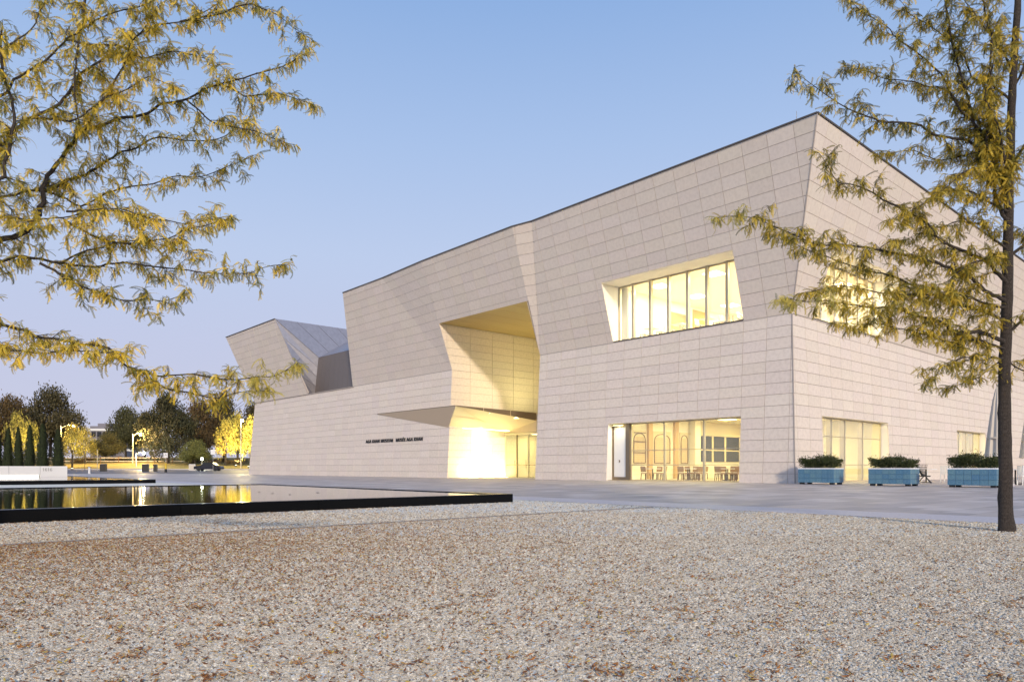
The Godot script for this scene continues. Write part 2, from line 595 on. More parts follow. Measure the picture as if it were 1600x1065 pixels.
func museum() -> void:
	house = thing("museum", "long pale stone museum with leaning upper walls and a deep lit entrance recess", "museum", W(0, 0, 0), TURN)
	var S1 := Vector3(0, 0, -1)
	var O1 := Vector3(-0.5, 0, 0)
	var V1 := Vector3(0.5 / LEDGE, 1, 0)
	var O2 := Vector3(0.312 * LEDGE, 0, 0)
	var V2 := Vector3(-0.312, 1, 0)
	var out1 := Vector3(-1, 0, 0)
	var cafe := [2.8, -1.0, 12.3, 3.65]
	var mouth_low := [18.95, -1.0, 29.4, 8.95]
	var high_win := [2.79, 8.8, 12.14, 12.6]
	face(O1, S1, V1, out1, P2([-0.42, 0.0, 0.0, 8.88, 70.0, 8.88, 70.75, 0.0]), [cafe, mouth_low], 1.4, 0.6, 0.0, -0.1)
	face(O2, S1, V2, out1, P2([0.0, 8.92, -2.62, 17.5, 17.0, 17.4, 18.94, 8.92]), [high_win], 1.4, 0.66, 0.0, 8.92)
	face(O2, S1, V2, out1, P2([29.4, 8.92, 36.0, 17.31, 43.0, 17.27, 45.76, 8.92]), [], 1.4, 0.66, 0.0, 8.92)
	# the wall over the recess leans out further, with a narrow facet on each side
	face(Vector3(0.362 * LEDGE, 0, 0), S1, Vector3(-0.362, 1, 0), out1, P2([18.77, 12.58, 18.55, 17.36, 29.4, 17.3, 29.4, 12.58]), [], 1.4, 0.66, 0.0, 8.92)
	for q in [[L(18.95, 8.9, 0), L(18.55, 17.39, -3.073), L(17.0, 17.39, -2.648)], [L(29.4, 8.9, 0), L(29.4, 17.29, -3.037), L(36.0, 17.29, -2.618)]]:
		var hd: Vector3 = q[1] - q[2]
		var wd := hd.length()
		var rise: float = q[1].y - 8.9
		var vv: Vector3 = (q[2] - q[0]) / rise
		face(q[0] - vv * 8.9, hd / wd, vv, out1, P2([0.0, 8.92, 0.0, q[1].y, wd, q[1].y]), [], 1.4, 0.66, 0.0, 8.92)
	face(O2, S1, V2, out1, P2([55.5, 8.92, 58.2, 17.17, 72.8, 17.1, 69.95, 8.92]), [], 1.4, 0.66, 0.0, 8.92)
	# right hand face
	var S2 := Vector3(1, 0, 0)
	var out2 := Vector3(0, 0, 1)
	var O3 := Vector3(0, 0, 0.42)
	var V3 := Vector3(0, 1, -0.42 / LEDGE)
	var O4 := Vector3(0, 0, -0.303 * LEDGE)
	var V4 := Vector3(0, 1, 0.303)
	var w1 := [2.9, -1.0, 11.95, 3.65]
	var w2 := [25.0, -1.0, 32.0, 3.65]
	var w3 := [2.45, 8.8, 11.75, 12.6]
	face(O3, S2, V3, out2, P2([-0.5, 0.0, 0.0, 8.88, 54.0, 8.88, 54.0, 0.0]), [w1, w2], 1.4, 0.6, 0.0, -0.1)
	face(O4, S2, V4, out2, P2([0.0, 8.92, -2.7, 17.5, 54.0, 17.3, 54.0, 8.92]), [w3], 1.4, 0.66, 0.0, 8.92)
	# walls of the entrance recess
	var Oj := Vector3(0, 0, -29.4)
	face(Oj, S2, Vector3.UP, Vector3(0, 0, 1), P2([-0.5, 0.0, 0.0, 8.9, 13.0, 8.9, 13.0, 0.0]), [[5.84, -1, 14, 3.8]], 2.45, 0.6, 1.9 - 2.45, -0.1)
	face(Oj, S2, Vector3.UP, Vector3(0, 0, 1), P2([0.0, 8.9, -1.33, 12.58, 13.0, 12.58, 13.0, 8.9]), [], 2.45, 0.6, 1.9 - 2.45, -0.1)
	face(Vector3(0, 0, -18.95), S2, Vector3.UP, Vector3(0, 0, -1), P2([-0.5, 0.0, 0.0, 8.9, 13.0, 8.9, 13.0, 0.0]), [[5.84, -1, 14, 3.8]], 2.45, 0.6, 1.9 - 2.45, -0.1)
	face(Vector3(0, 0, -18.95), S2, Vector3.UP, Vector3(0, 0, -1), P2([0.0, 8.9, -1.33, 12.58, 13.0, 12.58, 13.0, 8.9]), [], 2.45, 0.6, 1.9 - 2.45, -0.1)
	face(Vector3(13.0, 0, 0), S1, Vector3.UP, Vector3(-1, 0, 0), P2([18.95, 3.8, 18.95, 12.58, 29.4, 12.58, 29.4, 3.8]), [], 1.7, 0.6, 18.95, -0.1)
	build_slabs()
	# soffit of the recess: boards running into the building
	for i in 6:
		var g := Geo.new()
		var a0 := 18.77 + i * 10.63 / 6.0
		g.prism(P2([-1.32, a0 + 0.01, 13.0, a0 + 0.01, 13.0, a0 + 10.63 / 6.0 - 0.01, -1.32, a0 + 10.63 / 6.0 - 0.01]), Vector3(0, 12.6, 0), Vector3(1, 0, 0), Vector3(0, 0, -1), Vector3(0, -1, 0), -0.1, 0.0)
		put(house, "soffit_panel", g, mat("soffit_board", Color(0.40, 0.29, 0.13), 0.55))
	# roofs, hidden walls and end faces
	var r := Geo.new()
	r.quad(L(-2.55, 17.4, -2.6), L(43, 17.15, -2.55), L(43, 17.15, 54), L(-2.55, 17.4, 54), Vector3.UP)
	r.quad(L(17.0, 17.3, -2.58), L(18.55, 17.3, -3.0), L(29.4, 17.24, -2.98), L(36.0, 17.24, -2.56), Vector3.UP)
	put(house, "roof", r, mats.grey_steel)
	var e := Geo.new()
	e.tri(L(18.95, 8.9, 0), L(18.77, 12.58, -1.33), L(18.97, 12.58, -1.15), Vector3(0, 0, -1))
	e.tri(L(18.95, 8.9, 0), L(18.77, 12.6, -1.33), L(18.97, 12.6, 0.2), Vector3(0, 0, -1))
	e.quad(L(43.0, 17.27, -2.6), L(45.76, 8.92, 0), L(45.76, 8.92, 54), L(43.0, 17.27, 54), Vector3(0, 0, -1))
	e.quad(L(-2.5, 17.3, 54), L(45, 17.1, 54), L(45, 0, 54), L(0, 0, 54), Vector3(1, 0, 0))
	e.quad(L(45.5, 8.85, -0.1), L(70, 8.85, -0.1), L(70, 8.85, 54), L(45.5, 8.85, 54), Vector3.UP)
	e.quad(L(70.0, 8.88, 0), L(70.75, 0, -0.5), L(70.75, 0, 54), L(70, 8.88, 54), Vector3(0, 0, -1))
	e.quad(L(72.8, 17.1, -2.55), L(69.95, 8.92, 0), L(69.95, 8.92, 30), L(72.8, 17.1, 30), Vector3(0, 0, -1))
	e.quad(L(58.2, 17.17, -2.55), L(72.8, 17.1, -2.55), L(72.8, 17.1, 30), L(58.2, 17.17, 30), Vector3.UP)
	put(house, "rear_wall", e, mats.joint)
	# dark metal coping along the roof line
	for s in [[L(-2.62, 17.55, -2.7), L(17.0, 17.44, -2.67)], [L(17.0, 17.44, -2.67), L(18.55, 17.38, -3.07)], [L(18.55, 17.38, -3.07), L(29.4, 17.32, -3.05)], [L(29.4, 17.32, -3.05), L(36.0, 17.34, -2.63)], [L(36.0, 17.34, -2.63), L(43.0, 17.32, -2.62)], [L(58.2, 17.22, -2.6), L(72.8, 17.15, -2.58)], [L(-2.62, 17.55, -2.7), L(-2.6, 17.35, 54)]]:
		var c := Geo.new()
		c.bar(s[0], s[1], 0.1, 0.075)
		put(house, "coping", c, mats.coping_metal)
	# corner trims of pale metal
	for s in [[L(0, 8.94, 0), L(-2.62, 17.5, -2.69)], [L(-0.42, 0.02, -0.5), L(0, 8.87, 0)], [L(58.2, 17.15, -2.58), L(55.5, 8.95, -0.02)]]:
		var c := Geo.new()
		c.bar(s[0], s[1], 0.05, 0.05)
		put(house, "corner_trim", c, mats.trim_metal)
	var ld := Geo.new()
	ld.bar(L(0.02, 8.9, 0.05), L(18.93, 8.9, 0.05), 0.12, 0.05)
	ld.bar(L(29.45, 8.9, 0.05), L(69.9, 8.9, 0.05), 0.12, 0.05)
	ld.bar(L(0.02, 8.9, 0.05), L(0.02, 8.9, 54), 0.12, 0.05)
	put(house, "ledge_joint", ld, mats.joint)
	var mast := Geo.new()
	mast.tube(PackedVector3Array([L(-1.2, 17.4, -1.9), L(-1.2, 18.4, -1.9)]), PackedFloat32Array([0.02, 0.012]), 6)
	put(house, "lightning_rod", mast, mats.grey_steel)
	metal_valley()
	lettering()

func build_slabs() -> void:
	var eye := Vector3(0, EYE, 0)
	var order := []
	for i in slabs.size():
		var p: Vector3 = house.transform * slabs[i][5]
		var seen := (eye - p).normalized().dot(house.basis * slabs[i][4])
		var d := p.distance_to(eye)
		var px := F * p.x / -p.z + 800.0
		order.append([-seen / (d * d) if seen > 0.0 and px < 1640.0 else 1.0, i])
	order.sort_custom(func(x, y): return x[0] < y[0])
	var rest := Geo.new()
	for k in order.size():
		var d: Array = slabs[order[k][1]]
		var g := Geo.new() if k < 300 else rest
		g.col = d[6]
		g.prism(d[0], d[1], d[2], d[3], d[4], -0.03, rng.randf_range(-0.0015, 0.0025))
		if k < 300:
			put(house, "stone_panel", g, mats.pale_stone)
	put(house, "stone_cladding", rest, mats.pale_stone, "stuff")

func strip_panels(called: String, p0: Vector3, p1: Vector3, q0: Vector3, q1: Vector3, n: int, hint: Vector3) -> void:
	for i in n:
		var t0 := (i + 0.012) / n
		var t1 := (i + 0.988) / n
		var g := Geo.new()
		var nn := (p1 - p0).cross(q0 - p0).normalized()
		if nn.dot(hint) < 0.0:
			nn = -nn
		var c := [p0.lerp(p1, t0), p0.lerp(p1, t1), q0.lerp(q1, t1), q0.lerp(q1, t0)]
		g.quad(c[0] + nn * 0.03, c[1] + nn * 0.03, c[2] + nn * 0.03, c[3] + nn * 0.03, nn)
		g.quad(c[0] + nn * 0.03, c[3] + nn * 0.03, c[3], c[0], c[0] - c[1])
		g.quad(c[1] + nn * 0.03, c[2] + nn * 0.03, c[2], c[1], c[1] - c[0])
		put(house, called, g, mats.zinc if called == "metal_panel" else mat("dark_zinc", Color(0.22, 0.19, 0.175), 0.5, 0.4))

func metal_valley() -> void:
	var R := L(58.2, 17.2, -2.6)
	var V := L(55.98, 13.1, 1.5)
	var Cb := L(56.95, 8.9, 1.5)
	var Rb := L(55.5, 8.92, 0.0)
	# the block's flank: a front facet and a long slope under the ridge
	var nfront := V - R
	for i in 4:
		var t0 := i / 4.0
		var t1 := (i + 0.975) / 4.0
		var g := Geo.new()
		g.quad(R.lerp(Rb, t0), R.lerp(Rb, t1), V.lerp(Cb, t1), V.lerp(Cb, t0), Vector3(-0.3, 0.3, 1))
		put(house, "metal_panel", g, mats.zinc)
	var back := Geo.new()
	back.quad(R + Vector3(0.06, -0.06, -0.06), Rb + Vector3(0.06, 0, -0.06), Cb + Vector3(0.06, 0, -0.06), V + Vector3(0.06, -0.06, -0.06), Vector3(-0.3, 0.3, 1))
	var ridge_end := L(58.2, 17.15, 30)
	var low_end := L(55.98 , 13.1, 30)
	back.quad(R + Vector3(0, -0.05, 0), ridge_end, low_end, V + Vector3(0, -0.05, 0), Vector3(0, 0.5, 1))
	put(house, "metal_backing", back, mats.bronze)
	strip_panels("metal_panel", R, ridge_end, V, low_end, 13, Vector3(0, 0.5, 1))
	# upright wall in the gap and the roof that rises behind it
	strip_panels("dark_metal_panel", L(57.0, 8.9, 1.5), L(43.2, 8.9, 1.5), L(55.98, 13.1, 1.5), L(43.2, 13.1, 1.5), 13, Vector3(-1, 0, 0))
	strip_panels("metal_panel", L(57.9, 13.1, 1.52), L(43.2, 13.1, 1.52), L(57.9, 20.0, 13.6), L(43.2, 20.0, 13.6), 7, Vector3(-0.5, 1, 0))
	var bw := Geo.new()
	bw.quad(L(57.3, 8.9, 1.6), L(43.2, 8.9, 1.6), L(43.2, 13.08, 1.6), L(56.2, 13.08, 1.6), Vector3(-1, 0, 0))
	put(house, "metal_backing", bw, mats.bronze)

func lettering() -> void:
	var f := SystemFont.new()
	f.font_names = PackedStringArray(["Droid Sans"])
	f.font_weight = 700
	var t := TextMesh.new()
	t.text = "AGA KHAN MUSEUM   MUSÉE AGA KHAN"
	t.font = f
	t.font_size = 64
	t.pixel_size = 0.01
	t.depth = 0.05
	t.curve_step = 2.0
	var w := t.get_aabb().size.x
	var o := put(house, "lettering", t, mats.black_paint)
	var s := 9.5 / w
	var y := 3.12 + 0.2
	o.transform = Transform3D(Basis(Vector3(0, 0, 1) * s, Vector3(0.056, 1, 0).normalized() * 0.62, Vector3(-1, 0.056, 0).normalized()), Vector3(-0.5 + 0.0562 * y - 0.035, y, -37.88))

# ---------------------------------------------------------------- entrance
func entrance() -> void:
	var warm := Color(1.0, 0.92, 0.42)
	# thin pointed canopy: underside slopes down to the walls
	var P1 := L(40.8, 5.86, -0.22)
	var Pn := L(27.6, 5.82, -1.0)
	var Pe := L(25.4, 5.42, 5.84)
	var Pd := L(25.4, 4.78, 5.84)
	var In1 := L(29.55, 4.14, -0.27)
	var In2 := L(29.42, 3.86, 5.84)
	var g := Geo.new()
	var dn := Vector3(0, -1, 0)
	g.tri(P1, Pn + Vector3(0, -0.06, 0), In1, dn)
	g.tri(Pn + Vector3(0, -0.06, 0), In2, In1, dn)
	g.tri(Pn + Vector3(0, -0.06, 0), Pd, In2, dn)
	g.tri(Pd, L(25.4, 3.86, 5.84), In2, Vector3(-1, 0, 0))
	g.tri(P1 + Vector3(0, 0.06, 0), Pn, L(29.4, 5.72, -0.2), Vector3.UP)
	g.quad(Pn + Vector3(0.1, -0.03, -0.1), Pe + Vector3(0, -0.5, -0.1), L(29.4, 4.9, 5.84), L(29.4, 5.72, -0.2), Vector3.UP)
	var cn := put(house, "canopy", g, mat("canopy_metal", Color(0.56, 0.45, 0.32), 0.5))
	var fs := Geo.new()
	fs.quad(P1 + Vector3(0, 0.06, 0), Pn, Pn + Vector3(0, -0.06, 0), P1, Vector3(-1, 0, 0.1))
	for i in 3:
		var t0 := i / 3.0 + 0.003
		var t1 := (i + 1) / 3.0 - 0.003
		var lo := Pn + Vector3(0, -0.06, 0)
		fs.quad(Pn.lerp(Pe, t0), Pn.lerp(Pe, t1), lo.lerp(Pd, t1), lo.lerp(Pd, t0), Vector3(-0.3, 0, 1))
	put(cn, "fascia", fs, mats.bronze)
	# vestibule under the canopy: bronze framed glass doors
	var top := Geo.new()
	top.cube(L(24.2, 4.55, 9.4), Vector3(7.1, 1.4, 10.3))
	put(house, "vestibule_roof", top, mats.pale_frame)
	var head := Geo.new()
	head.bar(L(18.96, 3.74, 5.82), L(29.38, 3.74, 5.82), 0.12, 0.14)
	put(house, "door_head", head, mats.pale_frame)
	for i in 8:
		var a := 29.3 - i * 1.45
		var m := Geo.new()
		m.bar(L(a, 0, 5.84), L(a, 3.67, 5.84), 0.1, 0.14)
		put(house, "door_post", m, mats.bronze if i % 2 == 1 else mats.pale_frame)
		if i < 7:
			var d := Geo.new()
			d.cube(L(a - 0.725, 1.86, 5.86), Vector3(0.012, 3.6, 1.33))
			var dr := put(house, "door", d, mats.glass)
			var hb := Geo.new()
			hb.bar(L(a - 1.2, 0.8, 5.78), L(a - 1.2, 1.5, 5.78), 0.03, 0.03)
			hb.bar(L(a - 0.08, 1.05, 5.82), L(a - 1.38, 1.05, 5.82), 0.03, 0.06)
			put(dr, "handle", hb, mats.bronze)
	var vb := Geo.new()
	vb.cube(L(24.2, 1.9, 12.9), Vector3(0.1, 3.8, 10.4))
	vb.cube(L(29.5, 1.9, 9.4), Vector3(7.2, 3.8, 0.15))
	vb.cube(L(18.85, 1.9, 9.4), Vector3(7.2, 3.8, 0.15))
	put(house, "vestibule_wall", vb, mats.cream_panel)
	for k in 4:
		var lp := Geo.new()
		var c := L(20.5 + k * 2.5, 3.8, 8.5)
		lp.cube(c, Vector3(0.8, 0.05, 0.8))
		put(house, "ceiling_light", lp, glow("warm_panel", warm, 4.0))
		area("vestibule_lamp", house.transform * (c + Vector3(0, -0.06, 0)), Vector3.DOWN, Vector2(0.8, 0.8), warm, 8.0)
	# uplights let into the paving along the left wall of the recess, and small ones on the canopy
	for q in [[1.7, 14.0], [3.45, 18.0], [5.05, 12.0]]:
		var u := Geo.new()
		var c := L(28.75, 0.012, q[0])
		u.cube(c, Vector3(1.0, 0.02, 0.16))
		put(house, "ground_uplight", u, glow("uplight_glass", warm, 6.0))
		area("recess_uplight", house.transform * (c + Vector3(0, 0.03, 0)), house.basis * Vector3(0, 1, -0.35), Vector2(0.9, 0.16), warm, q[1])
	# strip of wall washers under the canopy edge, along the recess wall
	var ws := Geo.new()
	ws.bar(L(28.5, 4.08, 0.4), L(28.5, 4.02, 5.5), 0.08, 0.05)
	put(house, "ceiling_light", ws, glow("uplight_glass", warm, 6.0))
	area("wall_washer", house.transform * L(28.5, 3.98, 2.95), house.basis * Vector3(0, -1, -0.5), Vector2(0.1, 5.0), warm, 22.0)
	for q in [[27.0, 5.3, 2.4], [26.2, 4.95, 4.6], [26.6, 5.27, 7.4], [23.6, 5.27, 8.6]]:
		var u := Geo.new()
		var c := L(q[0], q[1], q[2])
		u.cube(c, Vector3(1.0, 0.04, 0.3))
		put(house, "canopy_uplight", u, glow("uplight_glass", warm, 6.0))
		area("canopy_lamp", house.transform * (c + Vector3(0, 0.04, 0)), Vector3.UP, Vector2(0.95, 0.28), warm, 19.0)

# ---------------------------------------------------------------- windows and rooms
func frame_bar(p: Vector3, q: Vector3, w: float, h: float, called: String, m: Material, parent: Node) -> void:
	var g := Geo.new()
	g.bar(p, q, w, h)
	put(parent, called, g, m)

# a glazed opening between (s0, y0) and (s1, y1); fn turns (s, y) into a point on the glass
func glazing(s0: float, y0: float, s1: float, y1: float, posts: Array, rails: Array, fn: Callable, deep: float, wide: float, rev: Callable) -> void:
	var w := Node3D.new()
	w.name = "window"
	house.add_child(w, true)
	for q in [[s0, y0, s1, y0], [s0, y1, s1, y1], [s0, y0, s0, y1], [s1, y0, s1, y1]]:
		frame_bar(fn.call(q[0], q[1]), fn.call(q[2], q[3]), 0.09, 0.09, "frame", mats.pale_frame, w)
	for p in posts:
		var g := Geo.new()
		var a: Vector3 = fn.call(p - wide * 0.5, y0)
		var b: Vector3 = fn.call(p + wide * 0.5, y1)
		var inn: Vector3 = rev.call() * deep
		var lo := a.min(b).min(a + inn).min(b + inn)
		var hi := a.max(b).max(a + inn).max(b + inn)
		g.cube((lo + hi) * 0.5, hi - lo)
		put(w, "mullion", g, mats.pale_frame)
	for y in rails:
		frame_bar(fn.call(s0, y), fn.call(s1, y), 0.045, 0.045, "rail", mats.pale_frame, w)
	var ps := [s0]
	ps.append_array(posts)
	ps.append(s1)
	ps.sort()
	for i in ps.size() - 1:
		var g := Geo.new()
		var a: Vector3 = fn.call(ps[i] + 0.05, y0 + 0.04)
		var b: Vector3 = fn.call(ps[i + 1] - 0.05, y1 - 0.04)
		var inn: Vector3 = rev.call() * 0.02
		var lo := a.min(b).min(a + inn).min(b + inn)
		var hi := a.max(b).max(a + inn).max(b + inn)
		g.cube((lo + hi) * 0.5, hi - lo)
		put(w, "pane", g, mats.glass)

func slab(called: String, p: Vector3, q: Vector3, m: Material) -> MeshInstance3D:
	var g := Geo.new()
	var lo := p.min(q)
	var hi := p.max(q)
	g.cube((lo + hi) * 0.5, hi - lo)
	return put(house, called, g, m)

func rooms() -> void:
	var warm := Color(1.0, 0.86, 0.36)
	var soft := Color(1.0, 0.90, 0.56)
	# cafe on the ground floor, at the corner
	slab("room_floor", L(-0.3, 0.005, -0.35), L(13.6, 0.03, 20.1), mats.floor_oak)
	slab("room_ceiling", L(-0.2, 4.40, -0.0), L(13.6, 4.55, 20.1), mats.plaster)
	slab("room_wall", L(13.5, 0, -0.1), L(13.65, 4.45, 20.1), mats.plaster)
	slab("room_wall", L(-0.2, 0, 20.0), L(13.6, 4.45, 20.15), mats.plaster)
	var rv := Geo.new()
	for q in [[12.315, -1.0], [2.785, 1.0]]:
		rv.quad(L(q[0], 0, -0.5), L(q[0], 3.66, -0.295), L(q[0], 3.66, 0.3), L(q[0], 0, 0.3), Vector3(0, 0, -q[1]))
	for q in [[2.885, 1.0], [11.965, -1.0], [24.985, 1.0], [32.015, -1.0]]:
		rv.quad(L(-0.42, 0, q[0]), L(-0.25, 3.66, q[0]), L(0.25, 3.66, q[0]), L(0.25, 0, q[0]), Vector3(q[1], 0, 0))
	for q in [[2.8, 12.3]]:
		rv.quad(L(q[0], 3.655, -0.29), L(q[1], 3.655, -0.29), L(q[1], 3.655, 0.25), L(q[0], 3.655, 0.25), Vector3(0, -1, 0))
	for q in [[2.9, 11.95], [25.0, 32.0]]:
		rv.quad(L(-0.24, 3.655, q[0]), L(-0.24, 3.655, q[1]), L(0.25, 3.655, q[1]), L(0.25, 3.655, q[0]), Vector3(0, -1, 0))
	put(house, "reveal", rv, mats.plaster)
	var fl := func(s, y): return L(s, y, 0.25)
	glazing(2.82, 0.03, 10.85, 3.62, [5.52, 8.31], [0.99, 1.91], fl, 0.16, 0.1, func(): return Vector3(1, 0, 0))
	var fr := func(s, y): return L(0.2, y, s)
	glazing(2.92, 0.03, 11.93, 3.62, [5.0, 6.75, 9.25], [0.99, 2.6], fr, 0.25, 0.2, func(): return Vector3(0, 0, -1))
	# white door in a bronze frame
	var d := Geo.new()
	d.cube(L(11.72, 1.83, 0.22), Vector3(0.05, 3.2, 1.02))
	var door := put(house, "door", d, mats.white_paint)
	var df := Geo.new()
	for q in [[12.35, 12.25], [11.19, 10.87]]:
		df.cube(L((q[0] + q[1]) * 0.5, 1.83, 0.2), Vector3(0.2, 3.62, absf(q[0] - q[1])))
	df.cube(L(11.72, 3.54, 0.2), Vector3(0.2, 0.2, 1.06))
	df.cube(L(11.72, 0.13, 0.2), Vector3(0.2, 0.2, 1.06))
	put(door, "frame", df, mats.bronze)
	var dh := Geo.new()
	dh.cube(L(11.75, 1.25, 0.17), Vector3(0.06, 0.14, 0.05))
	put(door, "handle", dh, mats.bronze)
	area("door_glow_lamp", house.transform * L(11.7, 3.5, -0.05), Vector3.DOWN, Vector2(0.8, 0.1), soft, 1.6)
	var dl := slab("door_light", L(11.3, 3.52, -0.1), L(12.1, 3.55, 0.0), glow("warm_panel", warm, 4.0))
	# ornate panels, shelves and posts along the cafe's long wall
	for q in [[3.6, 5.15, 1], [5.95, 8.05, 0], [9.2, 10.3, 0]]:
		var pn := slab("wall_panel", L(13.44, 1.05, q[0]), L(13.5, 3.45, q[1]), mats.cream_panel)
		var g := Geo.new()
		var b0: float = q[0] + 0.12
		var b1: float = q[1] - 0.12
		g.bar(L(13.42, 1.16, b0), L(13.42, 2.7, b0), 0.05, 0.05)
		g.bar(L(13.42, 1.16, b1), L(13.42, 2.7, b1), 0.05, 0.05)
		g.bar(L(13.42, 1.16, b0), L(13.42, 1.16, b1), 0.05, 0.05)
		var arch := PackedVector3Array()
		var rad := PackedFloat32Array()
		for k in 13:
			var t := PI * k / 12.0
			arch.append(L(13.42, 2.7 + 0.55 * pow(sin(t), 0.8), (b0 + b1) * 0.5 - cos(t) * (b1 - b0) * 0.5))
			rad.append(0.03)
		g.tube(arch, rad, 5)
		if q[2]:
			for y in [1.88, 2.65, 3.28]:
				g.bar(L(13.4, y, b0), L(13.4, y, b1), 0.06, 0.05)
		put(pn, "frame", g, mats.brown_wood)
		var lt := Geo.new()
		var bb := b0 + 0.14
		while bb < b1 - 0.05:
			lt.bar(L(13.43, 1.18, bb), L(13.43, 3.0, bb), 0.015, 0.015)
			bb += 0.14
		for k in 13:
			lt.bar(L(13.428, 1.3 + k * 0.14, b0), L(13.428, 1.3 + k * 0.14, b1), 0.015, 0.015)
		put(pn, "lattice", lt, mats.honey_wood)
	for b in [5.5, 8.65]:
		slab("timber_post", L(13.3, 0.03, b - 0.22), L(13.5, 4.4, b + 0.22), mats.honey_wood)
	slab("cornice", L(13.3, 3.3, 10.4), L(13.5, 3.5, 20.0), mats.cream_panel)
	slab("frieze", L(13.42, 3.5, 10.4), L(13.5, 4.4, 20.0), mats.cream_panel)
	slab("column", L(12.9, 0.03, 10.4), L(13.45, 4.4, 11.1), mats.plaster)
	slab("inner_window", L(13.42, 1.3, 11.25), L(13.5, 3.28, 19.5), mats.dark_glass)
	for b in [13.4, 15.2, 17.4]:
		slab("window_bar", L(13.38, 1.3, b), L(13.5, 3.28, b + 0.22), mats.cream_panel)
	slab("window_bar", L(13.38, 2.15, 11.25), L(13.5, 2.24, 19.5), mats.cream_panel)
	for i in 3:
		for j in 4:
			var c := L(2.4 + i * 4.2, 4.38, 2.2 + j * 4.6)
			slab("ceiling_light", c + Vector3(-0.5, -0.03, -0.5), c + Vector3(0.5, 0.02, 0.5), glow("warm_panel", warm, 4.0))
			area("cafe_lamp", house.transform * (c + Vector3(0, -0.05, 0)), Vector3.DOWN, Vector2(1, 1), warm, 17.0)
	# second bay of the right face
	glazing(25.02, 0.03, 31.98, 3.62, [26.9, 28.7, 30.4], [], fr, 0.25, 0.2, func(): return Vector3(0, 0, -1))
	slab("room_floor", L(-0.3, 0.005, 22.4), L(8.0, 0.03, 36.1), mats.floor_oak)
	slab("room_ceiling", L(-0.1, 4.40, 22.4), L(8.0, 4.55, 36.1), mats.plaster)
	slab("room_wall", L(8.0, 0, 22.4), L(8.15, 4.45, 36.1), mats.plaster)
	slab("room_wall", L(-0.2, 0, 36.0), L(8.1, 4.45, 36.15), mats.plaster)
	slab("room_wall", L(-0.2, 0, 22.35), L(8.1, 4.45, 22.45), mats.plaster)
	for j in 2:
		var c := L(3.6, 4.38, 26.0 + j * 5.0)
		slab("ceiling_light", c + Vector3(-0.6, -0.03, -0.6), c + Vector3(0.6, 0.02, 0.6), glow("warm_panel", warm, 4.0))
		area("bay_lamp", house.transform * (c + Vector3(0, -0.05, 0)), Vector3.DOWN, Vector2(1.2, 1.2), warm, 45.0)
	# bright room upstairs behind the two slanted windows
	var up := [L(12.16, 9.08, -1.1), L(12.3, 12.62, 0.7)]
	var g := Geo.new()
	g.quad(L(12.15, 9.0, -0.03), L(12.15, 12.6, -1.15), L(12.15, 12.6, 0.6), L(12.15, 9.0, 0.6), Vector3(0, 0, 1))
	g.quad(L(2.78, 9.0, -0.03), L(2.78, 12.6, -1.15), L(2.78, 12.6, 0.6), L(2.78, 9.0, 0.6), Vector3(0, 0, -1))
	g.quad(L(2.78, 12.6, -1.14), L(12.15, 12.6, -1.14), L(12.15, 12.6, 0.6), L(2.78, 12.6, 0.6), Vector3(0, -1, 0))
	g.quad(L(2.78, 9.0, -0.03), L(12.15, 9.0, -0.03), L(12.15, 9.0, 0.6), L(2.78, 9.0, 0.6), Vector3.UP)
	g.quad(L(-0.03, 9.0, 2.44), L(-1.12, 12.6, 2.44), L(0.6, 12.6, 2.44), L(0.6, 9.0, 2.44), Vector3(1, 0, 0))
	g.quad(L(-0.03, 9.0, 11.76), L(-1.12, 12.6, 11.76), L(0.6, 12.6, 11.76), L(0.6, 9.0, 11.76), Vector3(-1, 0, 0))
	g.quad(L(-1.11, 12.6, 2.44), L(-1.11, 12.6, 11.76), L(0.6, 12.6, 11.76), L(0.6, 12.6, 2.44), Vector3(0, -1, 0))
	g.quad(L(-0.03, 9.0, 2.44), L(-0.03, 9.0, 11.76), L(0.6, 9.0, 11.76), L(0.6, 9.0, 2.44), Vector3.UP)
	put(house, "reveal", g, mats.plaster)
	var fu := func(s, y): return L(s, y, 0.6)
	glazing(2.83, 9.06, 12.1, 12.55, [4.09, 5.43, 6.75, 8.13, 9.49, 10.85], [], fu, 0.22, 0.17, func(): return Vector3(-1, 0, 0))
	var fv := func(s, y): return L(0.6, y, s)
	glazing(2.5, 9.06, 11.7, 12.55, [4.1, 5.8, 7.5, 9.0, 10.4], [], fv, 0.22, 0.17, func(): return Vector3(0, 0, 1))
	slab("room_floor", L(0.3, 8.9, 0.3), L(12.5, 9.05, 18.1), mats.floor_oak)
	slab("room_ceiling", L(0.3, 12.64, 0.3), L(12.5, 12.8, 18.1), mats.plaster)
	slab("room_wall", L(12.33, 9.0, 0.62), L(12.5, 12.7, 18.1), mats.plaster)
	slab("room_wall", L(0.3, 9.0, 18.0), L(12.5, 12.7, 18.15), mats.plaster)
	slab("room_wall", L(0.45, 9.0, 11.8), L(0.62, 12.7, 18.1), mats.plaster)
	slab("wall_picture", L(12.28, 10.3, 6.5), L(12.33, 11.9, 8.6), mats.olive_panel)
	slab("wall_picture", L(12.28, 10.2, 9.2), L(12.33, 12.45, 10.8), mats.orange_panel)
	var cu := Geo.new()
	for k in 14:
		cu.tube(PackedVector3Array([L(12.15 - k * 0.035, 9.07, 0.95 + 0.05 * (k % 2)), L(12.15 - k * 0.035, 12.6, 0.95 + 0.05 * (k % 2))]), PackedFloat32Array([0.04, 0.04]), 7)
	put(house, "curtain", cu, mats.plaster)
